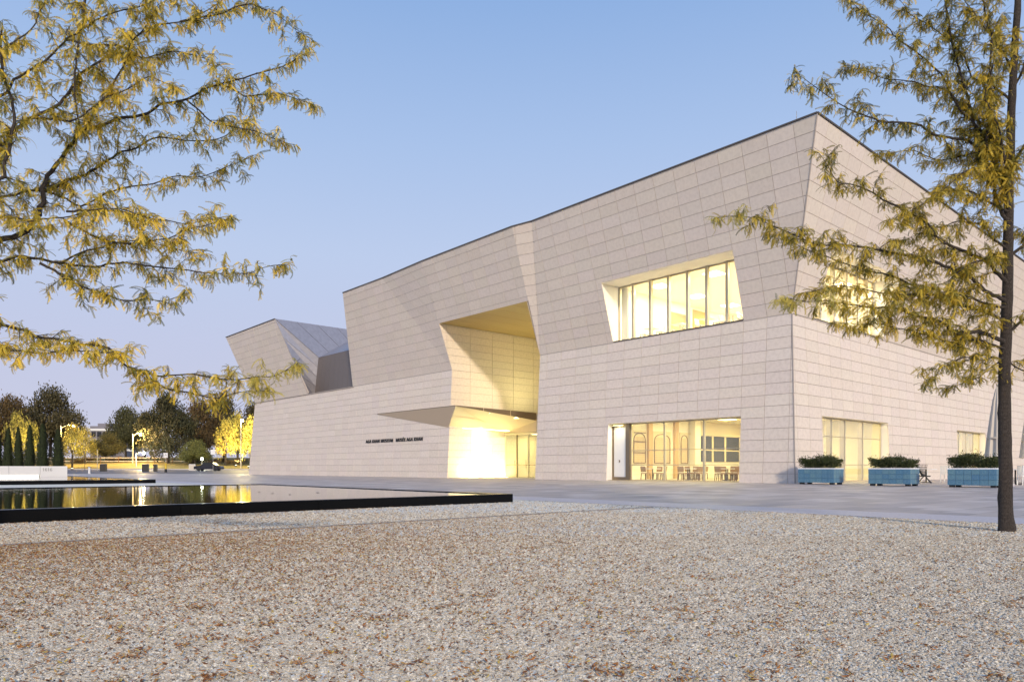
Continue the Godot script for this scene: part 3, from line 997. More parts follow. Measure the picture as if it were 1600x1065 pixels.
	for i in 3:
		for j in 4:
			var c := L(2.2 + i * 4.0, 12.63, 2.4 + j * 4.2)
			slab("ceiling_light", c + Vector3(-0.5, -0.03, -0.5), c + Vector3(0.5, 0.02, 0.5), glow("soft_panel", soft, 5.0))
			area("gallery_lamp", house.transform * (c + Vector3(0, -0.05, 0)), Vector3.DOWN, Vector2(1, 1), soft, 30.0)
	furniture()

func make_chair(called: String, label: String, group: String, m: Material, seat_m: Material) -> Node3D:
	var t := thing(called, label, "chair", Vector3.ZERO, 0.0, group)
	var g := Geo.new()
	g.cube(Vector3(0, 0.44, 0), Vector3(0.44, 0.05, 0.44))
	put(t, "seat", g, seat_m)
	var bk := Geo.new()
	bk.box(Transform3D(Basis(Vector3.RIGHT, -0.16), Vector3(0, 0.70, -0.24)), Vector3(0.42, 0.36, 0.03))
	put(t, "backrest", bk, seat_m)
	for sx in [-1, 1]:
		for sz in [-1, 1]:
			var l := Geo.new()
			l.bar(Vector3(0.19 * sx, 0.42, 0.19 * sz), Vector3(0.21 * sx, 0, 0.22 * sz), 0.04, 0.04)
			put(t, "leg", l, m)
	return t

func make_table(called: String, label: String, group: String, r: float, m: Material, base: Material) -> Node3D:
	var t := thing(called, label, "table", Vector3.ZERO, 0.0, group)
	var g := Geo.new()
	g.cube(Vector3(0, 0.73, 0), Vector3(r * 2, 0.04, r * 2))
	put(t, "tabletop", g, m)
	var l := Geo.new()
	l.tube(PackedVector3Array([Vector3(0, 0.71, 0), Vector3(0, 0.03, 0)]), PackedFloat32Array([0.035, 0.035]), 8)
	put(t, "pedestal", l, base)
	var f := Geo.new()
	f.cube(Vector3(0, 0.015, 0), Vector3(0.45, 0.03, 0.45))
	put(t, "foot", f, base)
	return t

func furniture() -> void:
	var first_c: Node3D = null
	var first_t: Node3D = null
	var i := 0
	for q in [[10.2, 1.6], [7.6, 1.7], [5.0, 1.8], [9.3, 4.4], [6.6, 4.6], [3.8, 4.8], [10.8, 7.2], [8.0, 7.4], [5.2, 7.8]]:
		if first_t == null:
			first_t = make_table("cafe_table", "white topped square table in the lit ground floor room", "tables in the lit ground floor room", 0.38, mats.white_paint, mats.dark_iron)
			first_t.position = W(q[0], 0.03, q[1])
			first_t.rotation.y = TURN
		else:
			dup(first_t, W(q[0], 0.03, q[1]), TURN + 0.02 * i, "", "cafe_table")
		for k in 3:
			var an := TURN + PI * 0.5 * k + PI * 0.5 + rng.randf_range(-0.2, 0.2)
			var p := W(q[0], 0.03, q[1]) - Vector3(sin(an), 0, cos(an)) * 0.66
			if first_c == null:
				first_c = make_chair("cafe_chair", "brown wooden chair at a white table in the lit ground floor room", "chairs in the lit ground floor room", mats.brown_wood, mat("chair_oak", Color(0.30, 0.17, 0.07), 0.5))
				first_c.position = p
				first_c.rotation.y = an
			else:
				dup(first_c, p, an, "", "cafe_chair")
			i += 1
	first_c = null
	first_t = null
	for q in [[10.3, 1.7], [8.3, 1.9], [6.2, 1.8], [4.6, 1.9], [3.4, 2.0]]:
		if first_t == null:
			first_t = make_table("gallery_table", "pale table behind the slanted upper window", "tables behind the slanted upper window", 0.4, mats.white_paint, mats.grey_steel)
			first_t.position = W(q[0], 9.05, q[1])
			first_t.rotation.y = TURN
		else:
			dup(first_t, W(q[0], 9.05, q[1]), TURN, "", "gallery_table")
		for k in 2:
			var an := TURN + PI * k + rng.randf_range(-0.3, 0.3)
			var p := W(q[0], 9.05, q[1]) - Vector3(sin(an), 0, cos(an)) * 0.62
			if first_c == null:
				first_c = make_chair("gallery_chair", "white chair behind the slanted upper window", "chairs behind the slanted upper window", mats.grey_steel, mats.white_paint)
				first_c.position = p
				first_c.rotation.y = an
			else:
				dup(first_c, p, an, "", "gallery_chair")

# ---------------------------------------------------------------- pools
func pool(label: String, a0: float, a1: float, b0: float, b1: float) -> void:
	var t := thing("pool", label, "pool", W(a0, 0, b1), TURN)
	var da := a1 - a0
	var db := b1 - b0
	# own axes: x = b - b1 (negative), z = -(a - a0)
	var w := Geo.new()
	w.quad(Vector3(-0.22, 0.178, -0.22), Vector3(-db + 0.22, 0.178, -0.22), Vector3(-db + 0.22, 0.178, -da + 0.22), Vector3(-0.22, 0.178, -da + 0.22), Vector3.UP)
	put(t, "water", w, mats.water)
	for side in 4:
		var span := db if side < 2 else da - 0.48
		var n := int(span / 2.6) + 1
		for i in n:
			var c0 := span * i / n + 0.004
			var c1 := span * (i + 1) / n - 0.004
			var g := Geo.new()
			var ctr := (c0 + c1) * 0.5
			var ln := c1 - c0
			var prof := P2([-0.12, 0.0, -0.12, 0.18, -0.105, 0.195, 0.105, 0.195, 0.12, 0.18, 0.12, 0.0])
			var o: Vector3
			var along: Vector3
			var across: Vector3
			if side < 2:
				o = Vector3(-ctr, 0, -0.12 if side == 0 else -da + 0.12)
				along = Vector3(1, 0, 0)
				across = Vector3(0, 0, 1)
			else:
				o = Vector3(-0.12 if side == 2 else -db + 0.12, 0, -0.24 - ctr)
				along = Vector3(0, 0, 1)
				across = Vector3(1, 0, 0)
			g.prism(prof, o - along * ln * 0.5, across, Vector3.UP, along, 0.0, ln)
			g.prism(prof, o + along * ln * 0.5, across, Vector3.UP, -along, 0.0, 0.0)
			put(t, "rim_slab", g, mats.black_granite)

func pools() -> void:
	pool("wide black rimmed reflecting pool lying in the gravel closest to the viewer", -5.7, 8.5, -62.0, -24.75)
	pool("farther black rimmed reflecting pool around the low white sign wall", 23.0, 56.0, -62.0, -24.6)
	# low white sign wall standing at the far end of the second pool
	var t := thing("sign_wall", "low white stone wall with a small number above the far pool's water", "sign wall", W(44.0, 0.18, -24.95), TURN)
	var xs := [0.0, 1.72, 3.6, 5.48, 7.36, 9.24, 11.12]
	for i in 6:
		var g := Geo.new()
		var y0 := 0.0 if i == 0 else 0.14
		g.cube(Vector3(-(xs[i] + xs[i + 1]) * 0.5, (y0 + 0.76) * 0.5, 0), Vector3(xs[i + 1] - xs[i] - 0.02, 0.76 - y0, 0.55))
		put(t, "wall_slab", g, mats.white_paint)
	var st := Geo.new()
	st.cube(Vector3(-6.45, 0.075, 0.1), Vector3(9.3, 0.12, 0.36))
	put(t, "light_strip", st, glow("strip_light", Color(1.0, 0.9, 0.72), 1.3))
	area("sign_strip_lamp", W(43.68, 0.255, -31.4), W(-1, 0, 0) - W(0, 0, 0), Vector2(9.2, 0.1), Color(1.0, 0.9, 0.72), 0.8)
	var f := SystemFont.new()
	f.font_names = PackedStringArray(["Droid Sans"])
	var tx := TextMesh.new()
	tx.text = "1616"
	tx.font = f
	tx.font_size = 32
	tx.pixel_size = 0.009
	tx.depth = 0.02
	var o := put(t, "number", tx, mats.grey_steel)
	o.position = Vector3(-1.28, 0.5, 0.285)
	# pale leaves afloat
	var lf := Geo.new()
	lf.quad(Vector3(-0.05, 0, 0), Vector3(0, 0.012, 0.03), Vector3(0.06, 0.004, 0), Vector3(0, 0.012, -0.03), Vector3.UP)
	var m := lf.mesh()
	var k := 0
	for q in [[93, 770], [124, 771], [167, 773], [336, 767], [375, 767], [565, 775 - 7], [620, 768], [700, 767], [950, 0]]:
		pass
	for q in [[24.2, 770.0], [33.0, 771.0], [44.0, 772.5], [88.5, 767.0], [99.0, 768.0], [148.0, 774.0], [163.0, 767.0], [184.0, 768.0], [250.0, 767.0], [268.0, 768.5], [286.0, 770.0], [300.0, 768.0], [405.0, 768.0], [425.0, 770.0], [453.0, 772.0], [496.0, 769.0]]:
		var dep: float = (EYE - 0.185) * F / (q[1] - 731.0)
		var fl := put(self, "floating_leaf", m, mats.leaf_float if mats.has("leaf_float") else mat("leaf_float", Color(0.62, 0.5, 0.38), 0.6))
		fl.position = at(q[0], 731.0, dep) * Vector3(1, 0, 1) + Vector3(0, 0.184, 0)
		fl.rotation.y = k * 1.3
		tag(fl, "tiny pale leaf afloat on the dark water of the closest pool", "leaf", "leaves afloat on the pool")
		k += 1

# ---------------------------------------------------------------- terrace
func bush(parent: Node3D, sx: float, sz: float, h: float) -> void:
	var lf := Geo.new()
	lf.quad(Vector3.ZERO, Vector3(0.012, 0.02, 0.006), Vector3(0, 0.045, 0.004), Vector3(-0.012, 0.02, 0.006), Vector3(0, 0.2, 1))
	var xs := []
	var cs := PackedColorArray()
	for i in 9000:
		var p := Vector3(rng.randf_range(-sx, sx), 0, rng.randf_range(-sz, sz))
		var lim := h * (0.72 + 0.28 * sin(p.x * 5.1 + p.z * 2.0 + parent.position.x) * sin(p.x * 2.3 + parent.position.z)) + rng.randf_range(-0.04, 0.05)
		p.y = lim * sqrt(rng.randf())
		if i % 40 == 0:
			p.y = lim * rng.randf_range(1.0, 1.3)
		var out := 1.0 + 0.12 * p.y / h
		p.x *= out
		p.z *= out
		var b := Basis.from_euler(Vector3(rng.randf_range(-1.3, 1.3), rng.randf_range(0, TAU), rng.randf_range(-0.8, 0.8))).scaled(Vector3.ONE * rng.randf_range(1.0, 1.9))
		xs.append(Transform3D(b, p))
		var k := rng.randf()
		cs.append(Color(0.035, 0.055, 0.014).lerp(Color(0.10, 0.105, 0.03), k * k))
	scatter(parent, "foliage", lf.mesh(), mats.leaf, xs, cs)
	for i in 9:
		var s := Geo.new()
		var x := lerpf(-sx, sx, (i + 0.5) / 9.0) * 0.9
		s.tube(PackedVector3Array([Vector3(x, 0, 0), Vector3(x + 0.03, h * 0.5, rng.randf_range(-0.1, 0.1)), Vector3(x - 0.02, h * 0.95, rng.randf_range(-0.15, 0.15))]), PackedFloat32Array([0.012, 0.009, 0.004]), 5)
		put(parent, "stem", s, mats.bark)

func planter(where: Vector3, label: String, shrub: String) -> void:
	var lx := 1.78       # along the long side (own x)
	var lz := 1.1
	var t := thing("planter", label, "planter", where, TURN + PI * 0.5, "blue planters before the terrace")
	var core := Geo.new()
	core.cube(Vector3(0, 0.42, 0), Vector3(lx - 0.05, 0.66, lz - 0.05))
	put(t, "box", core, mats.tile_grout)
	for sx in [-1, 1]:
		for sz in [-1, 1]:
			var f := Geo.new()
			f.cube(Vector3(sx * (lx * 0.5 - 0.14), 0.045, sz * (lz * 0.5 - 0.14)), Vector3(0.18, 0.09, 0.18))
			put(t, "foot", f, mats.dark_iron)
	var rim := Geo.new()
	for s in [-1, 1]:
		rim.cube(Vector3(0, 0.775, s * (lz * 0.5 - 0.03)), Vector3(lx, 0.05, 0.06))
		rim.cube(Vector3(s * (lx * 0.5 - 0.03), 0.775, 0), Vector3(0.06, 0.05, lz - 0.12))
	rim.col = Color(0.2, 0.36, 0.46)
	put(t, "rim", rim, mats.blue_tile)
	var faces := [[Vector3(0, 0, lz * 0.5), Vector3(1, 0, 0), lx, 6], [Vector3(0, 0, -lz * 0.5), Vector3(1, 0, 0), lx, 6], [Vector3(lx * 0.5, 0, 0), Vector3(0, 0, 1), lz, 4], [Vector3(-lx * 0.5, 0, 0), Vector3(0, 0, 1), lz, 4]]
	for fc in faces:
		var nrm: Vector3 = fc[0].normalized()
		for i in fc[3]:
			for j in 3:
				var g := Geo.new()
				var w: float = fc[2] / fc[3]
				var k := rng.randf()
				g.col = Color(0.10, 0.235, 0.36).lerp(Color(0.15, 0.29, 0.36), k)
				var c: Vector3 = fc[0] + fc[1] * ((i + 0.5) * w - fc[2] * 0.5) + Vector3(0, 0.09 + (j + 0.5) * 0.22, 0) - nrm * 0.018
				var sz: Vector3 = (fc[1] * (w - 0.012)).abs() + Vector3(0, 0.208, 0) + nrm.abs() * 0.03
				g.cube(c, sz)
				# raised eight sided star line in each tile
				g.col = g.col.lerp(Color(0.3, 0.45, 0.42), 0.5)
				var ring := PackedVector3Array()
				var rr := PackedFloat32Array()
				for q in 9:
					var an := TAU * q / 8.0
					var rad := 0.085 if q % 2 else 0.07
					ring.append(c + nrm * 0.016 + fc[1] * cos(an) * rad + Vector3(0, sin(an) * rad, 0))
					rr.append(0.006)
				g.tube(ring, rr, 3, false)
				put(t, "tile", g, mats.blue_tile)
	var h := thing("boxwood_hedge", shrub, "hedge", where + Vector3(0, 0.72, 0), TURN + PI * 0.5, "hedges in the blue planters")
	bush(h, lx * 0.48, lz * 0.46, 0.52 + 0.06 * absf(fmod(where.x * 3.7, 3.0)))

func terrace() -> void:
	planter(W(-1.98, 0.0, -0.98), "blue tiled planter beside the museum corner, partly in front of the wall edge", "low green hedge in the planter by the museum corner")
	planter(W(-5.56, 0.0, -1.48), "blue tiled planter standing between the two other blue planters", "low green hedge in the middle blue planter")
	planter(W(-8.86, 0.0, -1.7), "blue tiled planter half hidden by the dark tree trunk", "low green hedge half hidden by the tree trunk")
	# folded parasols
	for q in [[W(-8.9, 0, 1.2), "folded cream parasol just behind the tree trunk"], [W(-9.1, 0, 5.96), "folded cream parasol cut by the frame edge beside the trunk"]]:
		var t := thing("parasol", q[1], "parasol", q[0], 0.3, "folded parasols on the terrace")
		var p := Geo.new()
		p.tube(PackedVector3Array([Vector3.ZERO, Vector3(0, 4.5, 0)]), PackedFloat32Array([0.04, 0.035]), 10)
		put(t, "pole", p, mats.grey_steel)
		var b := Geo.new()
		b.cube(Vector3(0, 0.06, 0), Vector3(0.9, 0.12, 0.9))
		put(t, "base", b, mats.kerb_granite)
		var cv := Geo.new()
		var rows := [[1.25, 0.50], [1.5, 0.47], [2.2, 0.40], [3.0, 0.30], [3.8, 0.19], [4.3, 0.08], [4.42, 0.02]]
		for i in rows.size() - 1:
			for j in 32:
				var pt := []
				var nr := []
				for e in [[i, j], [i, j + 1], [i + 1, j + 1], [i + 1, j]]:
					var an: float = TAU * e[1] / 32.0
					var k := 1.0 if int(e[1]) % 4 < 2 else 0.78
					var rad: float = rows[e[0]][1] * k
					pt.append(Vector3(cos(an) * rad, rows[e[0]][0] + (0.06 if int(e[1]) % 4 < 2 else 0.0) * float(e[0] == 0), sin(an) * rad))
				cv.quad(pt[0], pt[1], pt[2], pt[3], Vector3(pt[0].x + pt[1].x, 0.1, pt[0].z + pt[1].z))
		put(t, "canopy", cv, mats.linen)
		var st := Geo.new()
		st.tube(PackedVector3Array([Vector3(0, 2.1, 0), Vector3(0, 2.16, 0)]), PackedFloat32Array([0.42, 0.42]), 18)
		put(t, "strap", st, mats.linen)
	# round wire chair, tipped against a table
	var wc := thing("wire_chair", "dark round wire chair standing between two blue planters", "chair", W(-4.35, 0, 6.0), 0.6)
	var shell := Geo.new()
	for k in 17:
		var an := lerpf(-1.35, 1.35, k / 16.0)
		var pts := PackedVector3Array()
		var rad := PackedFloat32Array()
		for s in 9:
			var t := s / 8.0
			pts.append(Vector3(sin(an) * (0.12 + 0.36 * t), 0.36 + 0.62 * pow(t, 1.3), -cos(an) * (0.08 + 0.34 * t)))
			rad.append(0.011)
		shell.tube(pts, rad, 4)
	for h in 6:
		var t := 0.15 + h * 0.17
		var pts := PackedVector3Array()
		var rad := PackedFloat32Array()
		for k in 13:
			var an := lerpf(-1.35, 1.35, k / 12.0)
			pts.append(Vector3(sin(an) * (0.12 + 0.36 * t), 0.36 + 0.62 * pow(t, 1.3), -cos(an) * (0.08 + 0.34 * t)))
			rad.append(0.011)
		shell.tube(pts, rad, 4)
	put(wc, "shell", shell, mats.dark_iron)
	var seat := Geo.new()
	seat.tube(PackedVector3Array([Vector3(0, 0.34, 0), Vector3(0, 0.40, 0)]), PackedFloat32Array([0.27, 0.3]), 14)
	put(wc, "seat", seat, mats.dark_iron)
	for s in 4:
		var l := Geo.new()
		var an := TAU * s / 4.0 + 0.4
		l.bar(Vector3(cos(an) * 0.06, 0.35, sin(an) * 0.06), Vector3(cos(an) * 0.45, 0.0, sin(an) * 0.45), 0.03, 0.03)
		put(wc, "leg", l, mats.dark_iron)
	# white slatted terrace chairs and tables
	var ch: Node3D = null
	var names := ["white slatted chair beside the dark wire chair, at the wall side", "white slatted chair seen between the wire chair and the half hidden planter", "white slatted chair at the frame edge beyond the trunk", "second white slatted chair beyond the trunk, behind the first"]
	var k2 := 0
	for q in [[-3.4, 8.3, 0.4], [-4.3, 9.7, 2.2], [-9.2, 4.6, 1.4], [-8.7, 6.5, -0.8]]:
		if ch == null:
			ch = slat_chair(names[0])
			ch.position = W(q[0], 0, q[1])
			ch.rotation.y = q[2]
		else:
			dup(ch, W(q[0], 0, q[1]), q[2], names[k2], "terrace_chair")
		k2 += 1
	var tb := make_table("terrace_table", "white square terrace table beside the dark wire chair", "tables on the terrace", 0.42, mats.white_paint, mats.dark_iron)
	tb.position = W(-3.9, 0, 7.6)
	tb.rotation.y = TURN
	dup(tb, W(-8.6, 0, 5.3), TURN, "white square terrace table beyond the tree trunk", "terrace_table")

func slat_chair(label: String) -> Node3D:
	var t := thing("terrace_chair", label, "chair", Vector3.ZERO, 0.0, "white chairs on the terrace")
	for i in 5:
		var g := Geo.new()
		g.cube(Vector3(0, 0.43, -0.2 + i * 0.1), Vector3(0.46, 0.02, 0.08))
		put(t, "seat_slat", g, mats.white_paint)
	for i in 4:
		var g := Geo.new()
		g.cube(Vector3(-0.17 + i * 0.113, 0.68, -0.25), Vector3(0.07, 0.42, 0.02))
		put(t, "back_slat", g, mats.white_paint)
	for s in [-1, 1]:
		var f := Geo.new()
		f.bar(Vector3(s * 0.24, 0, -0.27), Vector3(s * 0.24, 0.92, -0.25), 0.035, 0.035)
		put(t, "leg", f, mats.white_paint)
		var f2 := Geo.new()
		f2.bar(Vector3(s * 0.24, 0, 0.22), Vector3(s * 0.24, 0.64, 0.2), 0.035, 0.035)
		put(t, "leg", f2, mats.white_paint)
		var ar := Geo.new()
		ar.cube(Vector3(s * 0.24, 0.65, -0.02), Vector3(0.05, 0.025, 0.48))
		put(t, "armrest", ar, mats.white_paint)
	var tr := Geo.new()
	tr.cube(Vector3(0, 0.9, -0.25), Vector3(0.5, 0.04, 0.03))
	put(t, "top_rail", tr, mats.white_paint)
	return t

# ---------------------------------------------------------------- background
# crown of small leaf faces in clumps; lobes are [centre, radii]
func crown_mesh(lobes: Array, n: int, size: float, dark: Color, light: Color, seed_: int) -> ArrayMesh:
	var r := RandomNumberGenerator.new()
	r.seed = seed_
	var g := Geo.new()
	var clumps := n / 14
	for i in clumps:
		var lb: Array = lobes[r.randi() % lobes.size()]
		var d := Vector3(r.randfn(), r.randfn(), r.randfn()).normalized()
		var c: Vector3 = lb[0] + lb[1] * d * pow(r.randf(), 0.4) * r.randf_range(0.85, 1.12)
		var tone := dark.lerp(light, r.randf())
		for k in 14:
			var p := c + Vector3(r.randfn(), r.randfn() * 0.7, r.randfn()) * size * 1.5
			var e := Vector3(r.randfn(), r.randfn(), r.randfn()).normalized()
			var f := e.cross(Vector3(r.randfn(), r.randfn(), r.randfn())).normalized()
			var s := size * r.randf_range(0.5, 1.1)
			var kk := r.randf_range(0.75, 1.25)
			g.col = Color(tone.r * kk, tone.g * kk, tone.b * kk)
			g.tri(p - e * s * 0.6, p + f * s * 0.5, p + e * s * 0.6, e.cross(f))
			g.tri(p - e * s * 0.6, p + e * s * 0.6, p - f * s * 0.35 + e * s * 0.2, e.cross(f))
	return g.mesh()

func trunk_mesh(h: float, r: float, limbs: int, spread: float, seed_: int) -> Array:
	var q := RandomNumberGenerator.new()
	q.seed = seed_
	var g := Geo.new()
	g.tube(PackedVector3Array([Vector3.ZERO, Vector3(0.05, h * 0.3, 0), Vector3(-0.05, h * 0.6, 0.04), Vector3(0.02, h * 0.9, 0)]), PackedFloat32Array([r * 1.25, r, r * 0.7, r * 0.2]), 7)
	var res := [g]
	for i in limbs:
		var l := Geo.new()
		var y := h * q.randf_range(0.28, 0.7)
		var an := TAU * i / limbs + q.randf_range(-0.4, 0.4)
		var d := Vector3(cos(an), 0, sin(an))
		l.tube(PackedVector3Array([Vector3(0, y, 0), d * spread * 0.4 + Vector3(0, y + h * 0.12, 0), d * spread * 0.85 + Vector3(0, y + h * 0.25, 0)]), PackedFloat32Array([r * 0.45, r * 0.28, r * 0.06]), 5)
		res.append(l)
	return res

func far_tree(kind: String, label: String, where: Vector3, h: float, w: float, mesh: ArrayMesh, turn: float, tint: Color) -> void:
	var t := thing(kind, label, "tree", where, turn, "trees beyond the plaza")
	var tr := trunk_mesh(h, h * 0.018, 5, w * 0.5, int(h * 10))
	put(t, "trunk", tr[0], mats.bark)
	for i in range(1, tr.size()):
		put(t, "limb", tr[i], mats.bark)
	var m: StandardMaterial3D = mats.crown.duplicate()
	m.albedo_color = tint.linear_to_srgb()
	var c := put(t, "crown", mesh, m)
	c.scale = Vector3(w * 0.5, h, w * 0.5)

func ground_y(d: float) -> float:
	var prof := [[98.0, -0.02], [135.0, 0.55], [150.0, 1.6], [175.0, 2.9], [240.0, 4.2], [420.0, 6.0]]
	for i in prof.size() - 1:
		if d < prof[i + 1][0]:
			return maxf(0.0, lerpf(prof[i][1], prof[i + 1][1], clampf((d - prof[i][0]) / (prof[i + 1][0] - prof[i][0]), 0, 1)))
	return 6.0

func foot(px: float, d: float) -> Vector3:
	return Vector3((px - 800.0) / F * d, ground_y(d) - 0.05, -d)

func background() -> void:
	# crowns in a unit space: x, z within 1 and y within 0..1
	var round_ := crown_mesh([[Vector3(0, 0.6, 0), Vector3(0.7, 0.3, 0.7)], [Vector3(0.5, 0.5, 0.2), Vector3(0.45, 0.2, 0.45)], [Vector3(-0.5, 0.52, -0.1), Vector3(0.45, 0.22, 0.45)], [Vector3(0.1, 0.82, 0.1), Vector3(0.4, 0.17, 0.4)], [Vector3(-0.2, 0.4, 0.4), Vector3(0.4, 0.18, 0.4)], [Vector3(0.2, 0.35, -0.3), Vector3(0.5, 0.15, 0.4)]], 14000, 0.044, Color(0.048, 0.05, 0.022), Color(0.115, 0.10, 0.042), 31)
	var oak := crown_mesh([[Vector3(0, 0.45, 0), Vector3(0.8, 0.28, 0.8)], [Vector3(0, 0.72, 0), Vector3(0.5, 0.22, 0.5)], [Vector3(-0.05, 0.9, 0), Vector3(0.22, 0.12, 0.22)], [Vector3(0.5, 0.6, 0), Vector3(0.4, 0.14, 0.4)], [Vector3(-0.55, 0.6, 0), Vector3(0.38, 0.14, 0.4)], [Vector3(0, 0.25, 0), Vector3(0.9, 0.16, 0.9)]], 18000, 0.042, Color(0.022, 0.028, 0.012), Color(0.065, 0.058, 0.022), 32)
	var young := crown_mesh([[Vector3(0, 0.55, 0), Vector3(0.6, 0.3, 0.6)], [Vector3(0.35, 0.7, 0.2), Vector3(0.4, 0.2, 0.4)], [Vector3(-0.4, 0.62, -0.1), Vector3(0.4, 0.2, 0.4)], [Vector3(0.4, 0.4, -0.2), Vector3(0.4, 0.16, 0.4)], [Vector3(-0.45, 0.36, 0.2), Vector3(0.35, 0.15, 0.4)], [Vector3(0, 0.88, 0), Vector3(0.3, 0.12, 0.3)]], 3000, 0.06, Color(0.14, 0.13, 0.03), Color(0.33, 0.27, 0.06), 33)
	var shrub := crown_mesh([[Vector3(0, 0.45, 0), Vector3(0.9, 0.45, 0.9)], [Vector3(0.4, 0.6, 0.1), Vector3(0.5, 0.35, 0.5)]], 2000, 0.08, Color(0.05, 0.035, 0.016), Color(0.12, 0.075, 0.03), 34)
	for q in [
		["broad_tree", "tall broad brown green tree above the pointed cypresses", 78, 190, 19.0, 18.0, round_, 0.3, Color(0.95, 0.9, 0.9)],
		["broad_tree", "rust brown tree crown at the photo's edge behind the cypresses", 8, 175, 15.5, 14.0, round_, 1.7, Color(1.25, 0.9, 0.7)],
		["broad_tree", "grey green tree beside the far office block", 196, 185, 13.5, 12.5, round_, 2.9, Color(0.85, 0.95, 0.85)],
		["oak_tree", "dark pointed tree standing highest between the lamp posts", 262, 150, 14.0, 13.5, oak, 0.0, Color(0.9, 0.9, 0.95)],
		["broad_tree", "reddish brown tree between the dark tree and the bright lamp", 318, 165, 14.0, 13.0, round_, 4.1, Color(1.2, 0.85, 0.75)],
		["broad_tree", "thin topped brown tree behind the brightly lit young trees", 350, 180, 16.5, 13.0, round_, 5.0, Color(1.0, 0.9, 0.85)],
		["broad_tree", "low olive tree in front of the office block", 165, 160, 6.5, 8.0, round_, 0.9, Color(1.1, 1.1, 0.8)],
		["broad_tree", "brown tree far behind the museum's end wall", 405, 185, 15.0, 14.0, round_, 3.6, Color(1.05, 0.9, 0.8)],
		["broad_tree", "dim tree filling the gap behind the dark pointed tree", 226, 200, 13.0, 12.0, round_, 2.2, Color(0.9, 0.9, 0.9)],
		["broad_tree", "brown tree outside the frame beyond the cypresses", -60, 180, 17.0, 16.0, round_, 2.0, Color(1.1, 0.9, 0.8)],
		["young_tree", "small golden tree lit beneath the leftmost street lamp", 112, 139, 8.2, 6.4, young, 0.0, Color(1, 1, 1)],
		["young_tree", "golden tree glowing between the cypresses", 26, 120, 9.6, 5.0, young, 1.2, Color(1, 1, 1)],
		["young_tree", "golden tree glowing behind the third cypress", 52, 124, 8.0, 4.5, young, 2.2, Color(1, 1, 1)],
		["young_tree", "dull green young tree beside the golden tree under the lamp", 133, 150, 7.5, 5.5, young, 3.2, Color(0.6, 0.65, 0.6)],
		["young_tree", "bright yellow tree to one side of the brightest lamp post", 352, 146, 9.2, 5.3, young, 0.6, Color(1.1, 1.1, 1)],
		["young_tree", "bright yellow tree right behind the brightest lamp post", 371, 150, 10.4, 5.6, young, 4.4, Color(1.1, 1.1, 1)],
		["young_tree", "bright yellow tree tucked against the museum's end", 391, 145, 9.8, 5.2, young, 5.4, Color(1.1, 1.1, 1)],
		["young_tree", "low pale green tree behind the glaring bollard light", 304, 146, 5.2, 8.0, round_, 2.5, Color(1.3, 1.5, 1.0)]]:
		far_tree(q[0], q[1], foot(q[2], q[3]), q[4], q[5], q[6], q[7], q[8])
	# shrubs on the bank
	var i := 0
	for q in [[118, 150], [128, 152], [175, 156], [190, 158], [300, 150], [306, 152], [330, 148], [345, 150], [362, 146], [378, 148], [143, 158], [215, 160]]:
		var t := thing("shrub", "low brown shrub on the grass bank beyond the road", "shrub", foot(q[0], q[1]), i * 1.1, "low shrubs on the grass bank")
		var c := put(t, "foliage", shrub, mats.crown)
		c.scale = Vector3(1.6 + 0.3 * (i % 3), 1.3 + 0.25 * (i % 2), 1.4)
		i += 1
	cypresses()
	street_things()

func cypresses() -> void:
	var r := RandomNumberGenerator.new()
	r.seed = 77
	var names := ["pointed cypress nearest the photo's edge behind the white sign wall", "second pointed cypress from the photo's edge, thin and dark", "third pointed cypress from the photo's edge", "thickest pointed cypress behind the white sign wall", "last pointed cypress beside the small golden tree", "pointed cypress cut by the frame edge behind the white sign wall"]
	var k := 0
	for q in [[12.0, 670.0, 18.0], [28.0, 670.0, 17.0], [46.0, 666.0, 19.0], [66.0, 664.0, 23.0], [90.0, 672.0, 22.0], [-5.0, 668.0, 19.0]]:
		var d := 67.0
		var h: float = EYE + (731.0 - q[1]) / F * d
		var t := thing("cypress", names[k], "cypress", Vector3((q[0] - 800.0) / F * d, 0, -d), k * 1.3, "cypresses behind the sign wall")
		var tk := Geo.new()
		tk.tube(PackedVector3Array([Vector3(0, 0, 0), Vector3(0, h * 0.9, 0)]), PackedFloat32Array([0.09, 0.01]), 6)
		put(t, "trunk", tk, mats.bark)
		var g := Geo.new()
		var wd: float = q[2] / F * d * 0.5
		for i in 2600:
			var y := r.randf()
			var prof := pow(1.0 - y, 0.55) * minf(1.0, 0.75 + y * 1.2)
			var an := r.randf() * TAU
			var rad := wd * prof * (0.75 + 0.3 * r.randf()) * (1.0 + 0.10 * sin(an * 3.0 + y * 9.0))
			var p := Vector3(cos(an) * rad, 0.05 + y * h, sin(an) * rad)
			var up := Vector3(cos(an) * 0.35, 1, sin(an) * 0.35).normalized()
			var sd := up.cross(Vector3(cos(an), r.randf_range(-0.6, 0.6), sin(an))).normalized()
			var s := r.randf_range(0.05, 0.13)
			var kk := r.randf()
			g.col = Color(0.016, 0.026, 0.007).lerp(Color(0.045, 0.06, 0.016), kk * kk)
			g.tri(p - sd * s * 0.5, p + sd * s * 0.5, p + up * s * 1.6, Vector3(cos(an), 0.2, sin(an)))
		put(t, "foliage", g, mats.crown)
		var core := Geo.new()
		core.col = Color(0.018, 0.026, 0.008)
		var pts := PackedVector3Array()
		var rr := PackedFloat32Array()
		for j in 10:
			var y := j / 9.0
			pts.append(Vector3(0, 0.1 + y * h * 0.96, 0))
			rr.append(maxf(0.02, wd * 0.72 * pow(1.0 - y, 0.55) * minf(1.0, 0.75 + y * 1.2)))
		core.tube(pts, rr, 10)
		put(t, "inner_foliage", core, mats.crown)
		k += 1

